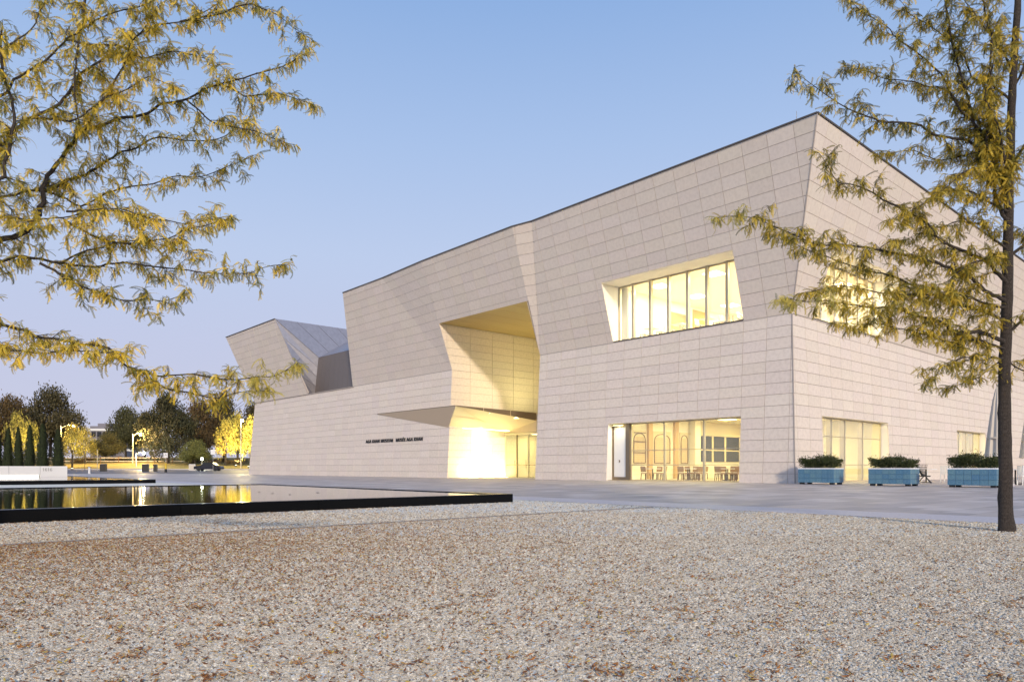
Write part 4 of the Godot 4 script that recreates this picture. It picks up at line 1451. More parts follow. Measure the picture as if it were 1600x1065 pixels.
func street_lamp(label: String, px: float, py: float, polex: float, d: float, e: float, c: Color) -> void:
	var base := foot(polex, d)
	var t := thing("street_lamp", label, "street lamp", base, 0.0, "street lamps beyond the plaza")
	var head := at(px, py, d) - base
	var p := Geo.new()
	p.tube(PackedVector3Array([Vector3.ZERO, Vector3(0, head.y + 0.2, 0)]), PackedFloat32Array([0.13, 0.08]), 8)
	put(t, "pole", p, mats.pale_frame)
	var a := Geo.new()
	a.tube(PackedVector3Array([Vector3(0, head.y - 0.3, 0), Vector3(head.x * 0.5, head.y + 0.25, 0), Vector3(head.x + 0.05, head.y + 0.42, 0)]), PackedFloat32Array([0.05, 0.045, 0.04]), 6)
	put(t, "arm", a, mats.pale_frame)
	var hd := Geo.new()
	hd.cube(head + Vector3(0, 0.34, 0), Vector3(0.7, 0.12, 0.35))
	put(t, "lamp_head", hd, mats.grey_steel)
	var b := SphereMesh.new()
	b.radius = 0.24
	b.height = 0.48
	b.radial_segments = 16
	b.rings = 8
	var o := put(t, "bulb", b, glow("lamp_bulb_%d" % int(c.b * 100), c, 60.0))
	o.position = head
	omni("street_lamp_light", base + head, c, e, 0.2)

func street_things() -> void:
	var sod := Color(1.0, 0.66, 0.24)
	var pale := Color(1.0, 0.92, 0.72)
	street_lamp("street lamp above the small golden tree by the cypresses", 114, 666, 94.5, 141, 260.0, sod)
	street_lamp("street lamp in front of the dark pointed tree's edge", 219, 679, 207, 148, 230.0, sod)
	street_lamp("brightest street lamp beside the museum's end wall", 378, 657, 376, 139, 230.0, Color(1.0, 0.78, 0.34))
	street_lamp("low white lamp below the middle street lamp", 224, 708, 212, 141, 50.0, pale)
	# uplights under the bright trees
	for q in [[347, 141, 300.0, sod], [368, 144, 360.0, Color(1.0, 0.85, 0.4)], [388, 140, 360.0, Color(1.0, 0.85, 0.4)], [112, 134, 180.0, Color(1.0, 0.8, 0.3)], [25, 115, 300.0, Color(1.0, 0.8, 0.3)], [52, 119, 300.0, Color(1.0, 0.8, 0.3)]]:
		var p := foot(q[0], q[1])
		p.y = maxf(p.y, 0.0)
		var t := thing("floodlight", "small ground floodlight shining up into a golden tree", "floodlight", p, 0.0, "ground floodlights under the golden trees")
		var bx := Geo.new()
		bx.cube(Vector3(0, 0.12, 0), Vector3(0.34, 0.24, 0.3))
		put(t, "housing", bx, mats.dark_iron)
		var gl := Geo.new()
		gl.cube(Vector3(0, 0.26, -0.02), Vector3(0.28, 0.03, 0.24))
		put(t, "lens", gl, glow("flood_lens", pale, 8.0))
		spot("floodlight_beam", p + Vector3(0, 0.34, 0), Vector3(0, 1, -0.55), q[3], q[2], 42.0, 0.1)
	# free standing white floodlight near the shrubs
	var fp := foot(315, 136)
	var ft := thing("bollard_light", "low glaring bollard light before the reddish tree", "bollard light", fp)
	var fb := Geo.new()
	fb.tube(PackedVector3Array([Vector3.ZERO, Vector3(0, 1.75, 0)]), PackedFloat32Array([0.09, 0.09]), 8)
	put(ft, "post", fb, mats.grey_steel)
	var fbm := SphereMesh.new()
	fbm.radius = 0.22
	fbm.height = 0.44
	var fo := put(ft, "bulb", fbm, glow("bollard_bulb", Color(0.95, 1.0, 0.75), 40.0))
	fo.position = Vector3(0, 1.95, 0)
	omni("bollard_light_lamp", fp + Vector3(0, 1.95, 0), Color(0.95, 1.0, 0.75), 18.0, 0.2)
	# signs
	for q in [[258.5, 110.0, 711.0, 734.0, "white road sign with a dark mark on a yellow footed post", true], [332.5, 104.0, 706.0, 739.0, "plain pale road sign on a thin post", false]]:
		var d: float = q[1]
		var p := foot(q[0], d)
		var hh: float = (731.0 - q[2]) / F * d + EYE - p.y
		var t := thing("road_sign", q[4], "road sign", p, 0.1)
		var po := Geo.new()
		po.tube(PackedVector3Array([Vector3.ZERO, Vector3(0, hh + 0.3, 0)]), PackedFloat32Array([0.04, 0.04]), 6)
		put(t, "post", po, mats.grey_steel)
		var pl := Geo.new()
		pl.cube(Vector3(0, hh, 0.05), Vector3(0.62, 0.72, 0.03))
		put(t, "plate", pl, mats.white_paint)
		if q[5]:
			var ar := Geo.new()
			ar.bar(Vector3(-0.1, hh - 0.2, 0.075), Vector3(-0.1, hh + 0.05, 0.075), 0.08, 0.012)
			ar.bar(Vector3(-0.1, hh + 0.1, 0.078), Vector3(0.12, hh + 0.1, 0.078), 0.012, 0.08)
			ar.bar(Vector3(0.12, hh + 0.1, 0.075), Vector3(0.12, hh - 0.12, 0.075), 0.08, 0.012)
			put(t, "mark", ar, mats.black_paint)
			var sl := Geo.new()
			sl.tube(PackedVector3Array([Vector3(0, 0.55, 0), Vector3(0, 1.45, 0)]), PackedFloat32Array([0.14, 0.14]), 10)
			put(t, "sleeve", sl, mat("yellow_plastic", Color(0.65, 0.45, 0.03), 0.5))
			var ft2 := Geo.new()
			ft2.tube(PackedVector3Array([Vector3(0, 0, 0), Vector3(0, 0.55, 0)]), PackedFloat32Array([0.2, 0.17]), 10)
			put(t, "foot", ft2, mats.black_paint)
	# bins, cabinets and a gate
	var lb := ["dark bin beside the thin pale post", "dark bin under the low white lamp", "second dark bin beside the low white lamp"]
	var k := 0
	for q in [[161.0, 118.0, 0.9, 1.15], [227.0, 116.0, 0.95, 1.2], [242.5, 116.0, 0.5, 1.1]]:
		var t := thing("bin", lb[k], "bin", foot(q[0], q[1]), 0.2, "dark bins beyond the plaza")
		var b := Geo.new()
		b.cube(Vector3(0, q[3] * 0.5, 0), Vector3(q[2], q[3], 0.6))
		put(t, "body", b, mats.dark_iron)
		var li := Geo.new()
		li.box(Transform3D(Basis(Vector3.RIGHT, 0.12), Vector3(0, q[3] + 0.04, 0)), Vector3(q[2] + 0.06, 0.06, 0.66))
		put(t, "lid", li, mats.black_paint)
		k += 1
	var cb := thing("cabinet", "pale utility cabinet on the lit grass", "cabinet", foot(300, 128), 0.1)
	var cg := Geo.new()
	cg.cube(Vector3(0, 0.55, 0), Vector3(1.0, 1.1, 0.5))
	put(cb, "body", cg, mats.white_paint)
	var cd := Geo.new()
	cd.cube(Vector3(0, 0.55, 0.26), Vector3(0.9, 0.95, 0.03))
	put(cb, "door", cd, mats.linen)
	# low parked dark car by the kerb
	car(foot(326, 122))
	# guard fence along the far road
	var fx := -62.0
	var j := 0
	while fx > -100.0:
		var p := Vector3(fx, ground_y(152.0) - 0.05, -152)
		var t := thing("fence", "low dark rail fence bay along the far road", "fence", p, 0.0, "rail fence bays along the far road")
		for s in 2:
			var g := Geo.new()
			g.bar(Vector3(-1.9, 0.6 + s * 0.7, 0), Vector3(1.9, 0.6 + s * 0.7, 0), 0.08, 0.1)
			put(t, "rail", g, mats.linen)
		var po := Geo.new()
		po.bar(Vector3(-1.9, 0, 0), Vector3(-1.9, 1.5, 0), 0.12, 0.12)
		put(t, "post", po, mats.brown_wood)
		fx -= 3.8
		j += 1
	# slim posts
	var plb := ["slim pale post beyond the white sign wall", "slim dark post beside the small golden tree", "short pale pedestal before the road"]
	k = 0
	for q in [[151.5, 125.0, 3.6, 0.06], [132.0, 128.0, 4.4, 0.05], [139.0, 100.0, 1.0, 0.16]]:
		var t := thing("post", plb[k], "post", foot(q[0], q[1]))
		var g := Geo.new()
		g.tube(PackedVector3Array([Vector3.ZERO, Vector3(0, q[2], 0)]), PackedFloat32Array([q[3], q[3] * 0.8]), 8)
		put(t, "shaft", g, [mats.pale_frame, mats.dark_iron, mats.white_paint][k])
		var cp := Geo.new()
		cp.cube(Vector3(0, q[2] + 0.03, 0), Vector3(q[3] * 2.6, 0.06, q[3] * 2.6))
		put(t, "cap", cp, mats.grey_steel)
		k += 1
	office()

func car(where: Vector3) -> void:
	var t := thing("parked_car", "low dark car parked beyond the plain pale road sign", "car", where, 0.05)
	var b := Geo.new()
	var prof := P2([-2.2, 0.3, -2.2, 0.75, -1.9, 0.85, -1.1, 0.92, -0.6, 1.38, 0.8, 1.42, 1.5, 0.95, 2.1, 0.85, 2.25, 0.55, 2.2, 0.3])
	b.prism(prof, Vector3(0, 0, -0.85), Vector3(1, 0, 0), Vector3.UP, Vector3(0, 0, 1), 0.0, 1.7)
	b.prism(prof, Vector3(0, 0, -0.85), Vector3(1, 0, 0), Vector3.UP, Vector3(0, 0, -1), 0.0, 0.0)
	put(t, "body", b, mat("car_paint", Color(0.02, 0.02, 0.028), 0.25))
	for sx in [-1.4, 1.35]:
		for sz in [-0.82, 0.82]:
			var w := Geo.new()
			w.tube(PackedVector3Array([Vector3(sx, 0.32, sz - 0.1), Vector3(sx, 0.32, sz + 0.1)]), PackedFloat32Array([0.32, 0.32]), 14)
			put(t, "wheel", w, mats.black_paint)
	var gl := Geo.new()
	gl.prism(P2([-0.9, 0.96, -0.5, 1.32, 0.7, 1.35, 1.2, 0.97]), Vector3(0, 0, 0.85), Vector3(1, 0, 0), Vector3.UP, Vector3(0, 0, 1), 0.0, 0.012)
	put(t, "side_window", gl, mats.dark_glass)

func office() -> void:
	var d := 235.0
	var p := foot(168, d)
	var t := thing("office_block", "far grey office block with a pale band seen between trees", "office building", p, 0.1)
	var w := Geo.new()
	w.cube(Vector3(0, 5.2, -5), Vector3(11.0, 10.4, 10.0))
	w.cube(Vector3(-2.5, 10.8, -5), Vector3(3.5, 1.2, 5.0))
	put(t, "wall", w, mat("office_wall", Color(0.22, 0.21, 0.24), 0.8))
	for k in 3:
		var b := Geo.new()
		b.cube(Vector3(1.0, 2.6 + k * 3.3, 0.12), Vector3(14.0, 0.7, 0.3))
		put(t, "pale_band", b, mats.white_paint)
	for r in 2:
		for c in 6:
			var g := Geo.new()
			g.cube(Vector3(-4.4 + c * 1.75, 4.4 + r * 3.3, 0.04), Vector3(1.3, 1.7, 0.1))
			put(t, "window", g, mats.dark_glass)

# ---------------------------------------------------------------- gravel
func gravel() -> void:
	var st := Geo.new()
	var ico := SphereMesh.new()
	ico.radius = 1.0
	ico.height = 2.0
	ico.radial_segments = 5
	ico.rings = 2
	var src := ico.get_mesh_arrays()
	var vv: PackedVector3Array = src[Mesh.ARRAY_VERTEX]
	var ix: PackedInt32Array = src[Mesh.ARRAY_INDEX]
	var q := RandomNumberGenerator.new()
	q.seed = 5
	var jit := {}
	for i in range(0, ix.size(), 3):
		var f := []
		for k in 3:
			var key := (vv[ix[i + k]] * 50.0).round()
			if not jit.has(key):
				jit[key] = vv[ix[i + k]] * q.randf_range(0.72, 1.15)
			f.append(jit[key])
		if (f[1] - f[0]).cross(f[2] - f[0]).length() > 0.0001:
			st.tri(f[0], f[1], f[2], f[0] + f[1] + f[2])
	var xs := []
	var cs := PackedColorArray()
	# rings of distance: [near, far, stones per square metre, size]
	for ring in [[2.2, 3.6, 9500.0, 0.0058], [3.6, 5.5, 5600.0, 0.0070], [5.5, 8.5, 2400.0, 0.0085], [8.5, 13.0, 600.0, 0.0105], [13.0, 17.5, 150.0, 0.012]]:
		var w0: float = ring[1] * 0.72 + 2.4
		var n := int(ring[2] * (ring[1] - ring[0]) * w0 * 2.0)
		for i in n:
			var d := rng.randf_range(ring[0], ring[1])
			var x := rng.randf_range(-w0, w0)
			if absf(x) > d * 0.72 + 2.4:
				continue
			var ab := grid_of(Vector3(x, 0, -d))
			if ab.y > -23.92 or (ab.x > -5.72 and ab.y < -24.72):
				continue
			var s: float = ring[3] * rng.randf_range(0.55, 1.35)
			var b := Basis.from_euler(Vector3(rng.randf() * TAU, rng.randf() * TAU, 0)).scaled(Vector3(s * rng.randf_range(0.8, 1.3), s * 0.65, s))
			xs.append(Transform3D(b, Vector3(x, s * 0.35, -d)))
			var k := rng.randf()
			var c := Color(0.58, 0.515, 0.40)
			if k < 0.2:
				c = Color(0.74, 0.675, 0.55)
			elif k < 0.48:
				c = Color(0.50, 0.44, 0.345)
			elif k < 0.6:
				c = Color(0.33, 0.285, 0.22)
			elif k < 0.635:
				c = Color(0.14, 0.115, 0.095)
			elif k < 0.75:
				c = Color(0.52, 0.42, 0.30)
			cs.append(c * rng.randf_range(0.9, 1.08))
	scatter(self, "gravel_stones", st.mesh(), mats.stones, xs, cs)
	# fallen leaflets in drifts
	var lf := Geo.new()
	lf.quad(Vector3(-0.011, 0.002, 0), Vector3(0, 0.0, 0.0042), Vector3(0.011, 0.003, 0), Vector3(0, 0.001, -0.0042), Vector3.UP)
	var drift := FastNoiseLite.new()
	drift.seed = 40
	drift.frequency = 1.6
	drift.fractal_octaves = 3
	xs = []
	cs = PackedColorArray()
	for i in 760000:
		var d := 2.3 + 13.5 * pow(rng.randf(), 1.4)
		var x := rng.randf_range(-1.0, 1.0) * (d * 0.72 + 2.4)
		var ab := grid_of(Vector3(x, 0, -d))
		if ab.y > -23.95 or (ab.x > -5.75 and ab.y < -24.7):
			continue
		var nz := drift.get_noise_2d(x * 2.2, d * 2.2)
		if ab.x > -9.3 and rng.randf() > 0.25:
			continue
		var side := clampf(0.5 - (x + 1.5) / 7.0, 0.0, 1.0)       # thicker under the tree on the left
		var under: float = side * clampf((d - 3.0) / 4.0, 0.0, 1.0)
		if rng.randf() > 0.045 + 0.5 * under + 0.85 * maxf(0.0, nz - 0.26 + 0.12 * under):
			continue
		var s := rng.randf_range(0.7, 1.5)
		var b := Basis.from_euler(Vector3(rng.randf_range(-0.5, 0.5), rng.randf() * TAU, rng.randf_range(-0.5, 0.5))).scaled(Vector3(s, s, s))
		xs.append(Transform3D(b, Vector3(x, rng.randf_range(0.008, 0.016), -d)))
		var k := rng.randf()
		var c := Color(0.38, 0.155, 0.04)
		if k < 0.3:
			c = Color(0.18, 0.068, 0.022)
		elif k < 0.5:
			c = Color(0.45, 0.26, 0.075)
		elif k < 0.58:
			c = Color(0.5, 0.36, 0.08)
		cs.append(c * rng.randf_range(0.8, 1.2))
	scatter(self, "fallen_leaves", lf.mesh(), mats.stones, xs, cs)

# ---------------------------------------------------------------- honey locust trees
func pinnate_leaf(curl: float, pairs: int) -> ArrayMesh:
	var g := Geo.new()
	g.col = Color.WHITE
	var pts := PackedVector3Array()
	var n := 7
	for i in n:
		var t := i / float(n - 1)
		var an := curl * t
		pts.append(Vector3(sin(an) / maxf(curl, 0.01), -(1.0 - cos(an)) / maxf(curl, 0.01), 0) * 0.19)
	for i in n - 1:
		g.quad(pts[i] + Vector3(0, 0, 0.0012), pts[i + 1] + Vector3(0, 0, 0.0012), pts[i + 1] - Vector3(0, 0, 0.0012), pts[i] - Vector3(0, 0, 0.0012), Vector3.UP)
	for k in pairs:
		var t := 0.12 + 0.86 * k / (pairs - 1.0)
		var f := t * (n - 1)
		var i := mini(int(f), n - 2)
		var p := pts[i].lerp(pts[i + 1], f - i)
		var tg := (pts[i + 1] - pts[i]).normalized()
		for s in [-1.0, 1.0]:
			var dir := (Vector3(0, -0.28, s) + tg * 0.45).normalized()
			var wd := tg * 0.0085
			var ln := 0.021 * (1.0 - 0.35 * absf(t - 0.5))
			g.quad(p, p + dir * ln * 0.5 + wd, p + dir * ln, p + dir * ln * 0.5 - wd, Vector3.UP)
	return g.mesh()

func smooth_path(p: Array, step: float, kink := 0.0) -> PackedVector3Array:
	var c := Curve3D.new()
	var src := p
	p = []
	for i in src.size():
		p.append(src[i])
		if i < src.size() - 1:
			var ln: float = src[i].distance_to(src[i + 1])
			p.append(src[i].lerp(src[i + 1], rng.randf_range(0.4, 0.6)) + Vector3(rng.randfn(), rng.randfn(), rng.randfn()) * ln * kink)
	for i in p.size():
		var a: Vector3 = p[maxi(i - 1, 0)]
		var b: Vector3 = p[mini(i + 1, p.size() - 1)]
		var t := (b - a) / 6.0
		c.add_point(p[i], -t, t)
	c.bake_interval = step
	var l := c.get_baked_length()
	var n := maxi(2, int(l / step))
	var r := PackedVector3Array()
	for i in n + 1:
		r.append(c.sample_baked(l * i / n, true))
	return r

var leaf_bright := 1.0
var leaf_size := 1.0
var leaf_at := []
var leaf_tone := PackedColorArray()

func hang_leaf(p: Vector3, out: Vector3, gold: float) -> void:
	var d := (Vector3(out.x, 0, out.z) + Vector3(rng.randfn() * 0.9, 0, rng.randfn() * 0.9)).normalized()
	var up := Vector3.UP
	var z := d.cross(up).normalized()
	var b := Basis(d, up, z)
	b = b * Basis(Vector3(0, 0, 1), rng.randf_range(-1.25, 0.7)) * Basis(Vector3(1, 0, 0), rng.randf_range(-0.9, 0.9))
	leaf_at.append(Transform3D(b.scaled(Vector3.ONE * rng.randf_range(0.32, 0.74) * leaf_size), p))
	var k := rng.randf() * 0.8 + gold * 0.5
	var c := Color(0.065, 0.07, 0.013)
	if k > 0.74:
		c = Color(0.53, 0.375, 0.034)
	elif k > 0.45:
		c = Color(0.35, 0.265, 0.028)
	elif k > 0.24:
		c = Color(0.155, 0.138, 0.019)
	leaf_tone.append(c * rng.randf_range(0.8, 1.2) * leaf_bright)

func twig(g: Geo, p: Vector3, d: Vector3, ln: float, r: float, gold: float, dense: float, depth: int) -> void:
	var pts := PackedVector3Array([p])
	var rad := PackedFloat32Array([r])
	var dir := d.normalized()
	var n := 6
	var q := p
	for i in n:
		dir = (dir + Vector3(rng.randfn(), rng.randfn() * 0.7 - 0.12, rng.randfn()) * 0.17).normalized()
		q += dir * ln / n
		pts.append(q)
		rad.append(lerpf(r, 0.0012, (i + 1.0) / n))
	g.tube(pts, rad, 4, false)
	var k := int(ln * dense)
	for i in k:
		var t := rng.randf_range(0.08, 1.0) * n
		var j := mini(int(t), n - 1)
		hang_leaf(pts[j].lerp(pts[j + 1], t - j), dir, gold)
	if depth > 0:
		for i in 1 + int(ln * 3.0):
			var t := rng.randf_range(0.2, 0.9) * n
			var j := mini(int(t), n - 1)
			var sd := (dir + Vector3(rng.randfn(), rng.randfn() * 0.6, rng.randfn()) * 0.9).normalized()
			twig(g, pts[j].lerp(pts[j + 1], t - j), sd, ln * rng.randf_range(0.35, 0.6), r * 0.55, gold, dense, depth - 1)

# a branch through points; twigs and leaves along it from share `bare` on
func branch(tree: Node3D, called: String, path: Array, r0: float, r1: float, bare: float, every: float, tl: float, gold: float, dense: float) -> void:
	var pts := smooth_path(path, 0.07, 0.045)
	var rad := PackedFloat32Array()
	for i in pts.size():
		var t := i / float(pts.size() - 1)
		rad.append(lerpf(r0, r1, pow(t, 0.8)))
		if i > 0 and i < pts.size() - 1:
			pts[i] += Vector3(rng.randfn(), rng.randfn(), rng.randfn()) * rad[i] * 0.35
	var g := Geo.new()
	g.tube(pts, rad, 8)
	var tw := Geo.new()
	var run := 0.0
	var next := 0.0
	for i in range(1, pts.size()):
		run += pts[i].distance_to(pts[i - 1])
		var t := i / float(pts.size() - 1)
		if t < bare or run < next:
			continue
		next = run + every * rng.randf_range(0.6, 1.4)
		var fwd := (pts[i] - pts[i - 1]).normalized()
		var sd := Vector3(rng.randfn(), rng.randfn() * 0.55 + 0.1, rng.randfn()).normalized()
		var d := (fwd * 0.75 + sd).normalized()
		twig(tw, pts[i], d, tl * rng.randf_range(0.5, 1.15) * (1.0 - 0.35 * t), minf(rad[i] * 0.5, 0.006), gold, dense, 1)
		if rng.randf() < 0.6:
			hang_leaf(pts[i], sd, gold)
	var dir := (pts[pts.size() - 1] - pts[pts.size() - 3]).normalized()
	twig(tw, pts[pts.size() - 1], dir, tl * 0.6, maxf(r1, 0.002), gold, dense * 1.4, 0)
	for i in g.v.size():
		g.v[i] -= tree.position
	for i in tw.v.size():
		tw.v[i] -= tree.position
	var o := put(tree, called, g, mats.bark)
	put(o, "twigs", tw, mats.bark, "stuff")

func finish_leaves(tree: Node3D) -> void:
	var kinds := [pinnate_leaf(1.3, 11), pinnate_leaf(2.1, 10), pinnate_leaf(0.8, 10)]
	var order := range(leaf_at.size())
	var eye := Vector3(0, EYE, 0)
	var size := PackedFloat32Array()
	for i in leaf_at.size():
		var p: Vector3 = leaf_at[i].origin
		var u := p.x / -p.z * F + 800.0
		var v := 731.0 - (p.y - EYE) / -p.z * F
		size.append(p.distance_to(eye) if u > 0 and u < 1600 and v > 0 else 99.0)
	order.sort_custom(func(a, b): return size[a] < size[b])
	var xs := [[], [], []]
	var cs := [PackedColorArray(), PackedColorArray(), PackedColorArray()]
	for k in order.size():
		var i: int = order[k]
		var x: Transform3D = leaf_at[i]
		x.origin -= tree.position
		if k < 297:
			var tone := leaf_tone[i]
			var o := put(tree, "leaf", kinds[k % 3], mats.leaf_gold if tone.r > 0.34 else mats.leaf_lime if tone.r > 0.16 else mats.leaf_green)
			o.transform = x
		else:
			xs[k % 3].append(x)
			cs[k % 3].append(leaf_tone[i])
	for j in 3:
		scatter(tree, "leaves", kinds[j], mats.leaf, xs[j], cs[j])
	leaf_at = []
	leaf_tone = PackedColorArray()

func path_of(list: Array, d0: float, d1: float) -> Array:
	var r := []
	var n := list.size() / 2
	for i in n:
		r.append(at(list[i * 2], list[i * 2 + 1], lerpf(d0, d1, i / (n - 1.0))))
	return r

func trunk(tree: Node3D, path: Array, r0: float, r1: float) -> void:
	var pts := smooth_path(path, 0.12)
	var g := Geo.new()
	var n := pts.size()
	var sides := 20
	var rings := []
	for i in n:
		var t := i / float(n - 1)
		var ring := []
		for j in sides:
			var an := TAU * j / sides
			var knot := 1.0 + 0.05 * sin(an * 3.0 + i * 0.9) + 0.2 * maxf(0.0, sin(i * 0.83 + an)) * maxf(0.0, sin(i * 2.1)) + rng.randf_range(-0.025, 0.025)
			var flare := 1.0 + 0.25 * exp(-i * 0.9) * (1.0 + 0.3 * sin(an * 5.0))
			ring.append(pts[i] + Vector3(cos(an), 0, sin(an)) * lerpf(r0, r1, pow(t, 0.9)) * knot * flare)
		rings.append(ring)
	for i in n - 1:
		for j in sides:
			var j2 := (j + 1) % sides
			var c0 := pts[i]
			g.sm(rings[i][j], rings[i][j2], rings[i + 1][j2], (rings[i][j] - c0).normalized(), (rings[i][j2] - c0).normalized(), (rings[i + 1][j2] - pts[i + 1]).normalized())
			g.sm(rings[i][j], rings[i + 1][j2], rings[i + 1][j], (rings[i][j] - c0).normalized(), (rings[i + 1][j2] - pts[i + 1]).normalized(), (rings[i + 1][j] - pts[i + 1]).normalized())
	for i in g.v.size():
		g.v[i] -= tree.position
	put(tree, "trunk", g, mats.bark)

func locust_trees() -> void:
	rng.seed = 91
	leaf_bright = 1.6
	# tree whose trunk stands just outside the picture; its limbs reach in
	var t := thing("honey_locust", "yellow green feathery tree whose limbs hang in before the sky and pools", "tree", Vector3(-6.9, 0, -7.4), 0.0)
	trunk(t, [Vector3(-6.9, -0.05, -7.4), Vector3(-6.85, 1.2, -7.4), Vector3(-6.9, 2.6, -7.45), Vector3(-6.8, 4.2, -7.4), Vector3(-6.85, 6.4, -7.3)], 0.12, 0.05)
	var tk := func(y): return Vector3(-6.86, y, -7.4)
	for q in [
		# [pixels, depth0, depth1, start height on the trunk, r0, r1, gold]
		[[0, 375, 47, 352, 61, 330, 67, 290, 103, 237, 131, 200, 180, 188, 230, 178, 290, 155, 345, 130, 400, 115, 468, 88], 7.2, 7.6, 3.0, 0.042, 0.004, 0.35],
		[[0, 225, 18, 206, 47, 184, 103, 150, 153, 97, 200, 65, 281, 34, 340, 5], 7.0, 7.9, 3.8, 0.032, 0.004, 0.35],
		[[0, 281, 14, 231, 19, 153, 6, 125, 0, 60], 6.6, 6.4, 3.4, 0.03, 0.01, 0.2],
		[[0, 150, 40, 112, 103, 62, 150, 31, 212, 12, 262, -8], 6.6, 6.6, 4.0, 0.026, 0.004, 0.4],
		[[0, 308, 60, 297, 122, 322, 162, 303, 237, 287, 312, 276, 387, 247], 7.4, 8.1, 3.4, 0.022, 0.003, 0.3],
		[[60, 297, 100, 284, 150, 262, 187, 237, 240, 215, 300, 220, 380, 190], 7.4, 8.3, 0.0, 0.018, 0.003, 0.35],
		[[281, 34, 344, 22, 390, 6, 437, 25, 470, 50], 7.8, 8.0, 0.0, 0.012, 0.003, 0.3],
		[[134, -20, 120, 78, 125, 200], 7.3, 7.3, 0.0, 0.014, 0.008, 0.2],
		[[131, 200, 150, 165, 185, 115, 205, 65, 240, 20], 7.3, 6.7, 0.0, 0.016, 0.004, 0.5],
		[[0, 408, 28, 400, 94, 411, 187, 410, 269, 419, 337, 427, 390, 427, 428, 414], 7.0, 7.4, 2.6, 0.026, 0.003, 0.3],
		[[62, 411, 103, 436, 150, 455, 200, 470, 250, 470, 275, 464], 7.0, 6.8, 0.0, 0.014, 0.003, 0.2],
		[[100, 345, 156, 374, 200, 380, 269, 370, 320, 352, 345, 345], 7.2, 7.0, 0.0, 0.013, 0.003, 0.45],
		[[103, 330, 184, 330, 237, 342, 290, 350, 340, 340], 7.3, 7.5, 0.0, 0.012, 0.003, 0.4],
		[[0, 505, 34, 514, 62, 527, 110, 533, 169, 542, 203, 574, 269, 586, 344, 592, 406, 588, 447, 578], 7.0, 6.4, 2.2, 0.026, 0.003, 0.5],
		[[0, 545, 60, 552, 120, 548, 175, 550], 6.6, 6.3, 2.0, 0.018, 0.004, 0.75],
		[[203, 574, 240, 596, 290, 612, 340, 622, 400, 612], 6.7, 6.5, 0.0, 0.011, 0.003, 0.45],
		[[0, 90, 30, 60, 60, 20, 70, -20], 7.8, 8.4, 4.6, 0.02, 0.004, 0.4],
		[[340, 130, 380, 150, 430, 145, 480, 160], 7.6, 7.7, 0.0, 0.01, 0.003, 0.3],
		[[290, 155, 330, 190, 400, 205, 445, 222], 7.5, 7.4, 0.0, 0.01, 0.003, 0.3],
		[[94, 411, 160, 385, 230, 378, 300, 395], 7.1, 7.5, 0.0, 0.01, 0.003, 0.4],
		[[0, 340, 50, 345, 110, 338, 170, 325, 215, 335], 6.8, 6.6, 2.8, 0.016, 0.004, 0.6],
		[[103, 62, 160, 70, 220, 90, 270, 80, 330, 95], 7.2, 7.0, 0.0, 0.012, 0.003, 0.45],
		[[47, 184, 110, 190, 170, 150, 230, 120, 260, 130], 7.1, 6.9, 0.0, 0.012, 0.003, 0.5]]:
		var p := path_of(q[0], q[1], q[2])
		if q[3] > 0.0:
			p.push_front(p[0].lerp(tk.call(q[3]), 0.5) + Vector3(0, 0.06, 0))
			p.push_front(tk.call(q[3]))
		branch(t, "branch", p, q[4], q[5], 0.06, 0.05, 0.28, q[6], 104.0)
	for k in 10:          # limbs on the far side of that trunk
		var an := PI * 0.55 + k * 0.32
		var y := 2.6 + k * 0.42
		branch(t, "branch", [tk.call(y), tk.call(y) + Vector3(cos(an), 0.35, -sin(an)) * 1.2, tk.call(y) + Vector3(cos(an) * 2.6, 0.6, -sin(an) * 2.6)], 0.03, 0.004, 0.2, 0.08, 0.34, 0.3, 60.0)
	finish_leaves(t)
	# tree standing in the gravel on the right
	rng.seed = 17
	leaf_bright = 1.25
	leaf_size = 1.1
	var base := at(1573, 829, 9.12)
	base.y = 0.0
	t = thing("honey_locust", "olive green feathery tree with a dark trunk rising from the gravel before the museum", "tree", base, 0.0)
	trunk(t, [base + Vector3(0, -0.06, 0), at(1571, 700, 9.12), at(1570, 600, 9.12), at(1575, 450, 9.12), at(1577, 300, 9.15), at(1582, 150, 9.1), at(1591, 0, 9.1), at(1600, -160, 9.1)], 0.082, 0.028)
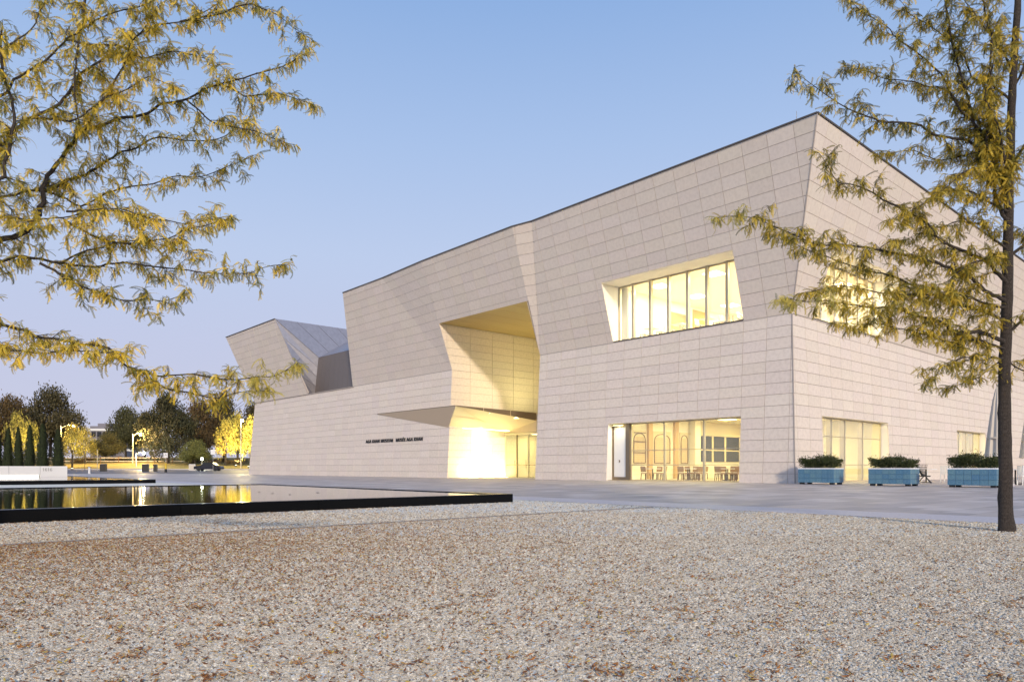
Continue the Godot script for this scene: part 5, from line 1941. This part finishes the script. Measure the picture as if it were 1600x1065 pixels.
	for q in [
		[[1570, 535, 1545, 522, 1495, 520, 1465, 500, 1420, 488, 1360, 480, 1290, 470, 1232, 466], 9.1, 8.2, 0.028, 0.003, 0.45],
		[[1573, 440, 1512, 395, 1470, 374, 1411, 327, 1360, 298, 1310, 285, 1285, 245], 9.1, 8.8, 0.026, 0.003, 0.3],
		[[1574, 470, 1510, 430, 1437, 403, 1369, 389, 1314, 382, 1250, 370, 1190, 345, 1135, 338], 9.1, 8.3, 0.026, 0.003, 0.4],
		[[1575, 500, 1480, 470, 1440, 452, 1386, 429, 1322, 412, 1255, 387, 1221, 374], 9.1, 9.9, 0.02, 0.003, 0.3],
		[[1578, 290, 1522, 225, 1460, 209, 1381, 190, 1325, 169, 1253, 120], 9.1, 8.7, 0.024, 0.003, 0.15],
		[[1580, 240, 1506, 168, 1469, 137, 1431, 128, 1381, 122, 1337, 106], 9.1, 9.7, 0.02, 0.003, 0.25],
		[[1581, 260, 1530, 200, 1475, 122, 1428, 78, 1387, 41, 1334, 6], 9.1, 8.9, 0.022, 0.003, 0.3],
		[[1578, 320, 1540, 230, 1520, 180, 1497, 103, 1487, 62, 1475, -10], 9.1, 9.4, 0.024, 0.008, 0.15],
		[[1576, 350, 1552, 280, 1545, 200, 1548, 100, 1540, 20, 1525, -40], 9.1, 8.8, 0.024, 0.008, 0.3],
		[[1584, 120, 1560, 70, 1530, 30, 1500, -10], 9.1, 9.3, 0.016, 0.004, 0.2],
		[[1575, 330, 1520, 300, 1480, 300, 1440, 320, 1400, 340], 9.1, 8.6, 0.016, 0.003, 0.5],
		[[1570, 560, 1540, 555, 1500, 560, 1470, 575, 1455, 590], 9.1, 8.7, 0.014, 0.003, 0.3],
		[[1572, 545, 1530, 530, 1490, 535, 1455, 525, 1420, 515, 1370, 505, 1330, 505], 9.1, 8.5, 0.016, 0.003, 0.4],
		[[1574, 480, 1530, 470, 1480, 460, 1420, 460, 1340, 450, 1270, 455], 9.1, 8.6, 0.018, 0.003, 0.55],
		[[1579, 250, 1520, 240, 1470, 250, 1430, 235, 1390, 240], 9.1, 9.5, 0.014, 0.003, 0.45],
		[[1576, 390, 1535, 350, 1500, 345, 1450, 360, 1425, 370], 9.1, 9.6, 0.016, 0.003, 0.5],
		[[1577, 300, 1540, 260, 1505, 270, 1470, 300], 9.1, 8.5, 0.014, 0.003, 0.6],
		[[1574, 430, 1550, 400, 1520, 410, 1480, 440, 1450, 445], 9.1, 8.7, 0.014, 0.003, 0.4],
		[[1583, 160, 1550, 130, 1520, 120, 1480, 60, 1420, 20, 1400, -5], 9.1, 9.6, 0.016, 0.003, 0.25],
		[[1571, 560, 1555, 570, 1530, 590, 1500, 600], 9.1, 9.4, 0.012, 0.003, 0.3],
		[[1573, 520, 1600, 500, 1640, 480, 1720, 470], 9.1, 9.0, 0.022, 0.004, 0.3],
		[[1576, 400, 1605, 370, 1650, 340, 1740, 300], 9.1, 9.4, 0.022, 0.004, 0.3],
		[[1578, 260, 1600, 230, 1640, 190, 1700, 120], 9.1, 8.8, 0.02, 0.004, 0.3],
		[[1582, 140, 1605, 90, 1640, 30, 1690, -30], 9.1, 9.2, 0.018, 0.004, 0.3],
		[[1572, 560, 1590, 575, 1615, 590, 1650, 600], 9.1, 9.0, 0.012, 0.003, 0.8],
		[[1577, 330, 1570, 250, 1540, 150, 1560, 60], 9.1, 8.4, 0.016, 0.004, 0.5],
		[[1590, 0, 1560, -80, 1500, -150, 1450, -180], 9.1, 9.0, 0.016, 0.004, 0.3],
		[[1592, -20, 1630, -90, 1680, -150, 1740, -180], 9.1, 9.3, 0.016, 0.004, 0.3]]:
		branch(t, "branch", path_of(q[0], q[1], q[2]), q[3], q[4], 0.06, 0.05, 0.31, q[5], 110.0)
	finish_leaves(t)
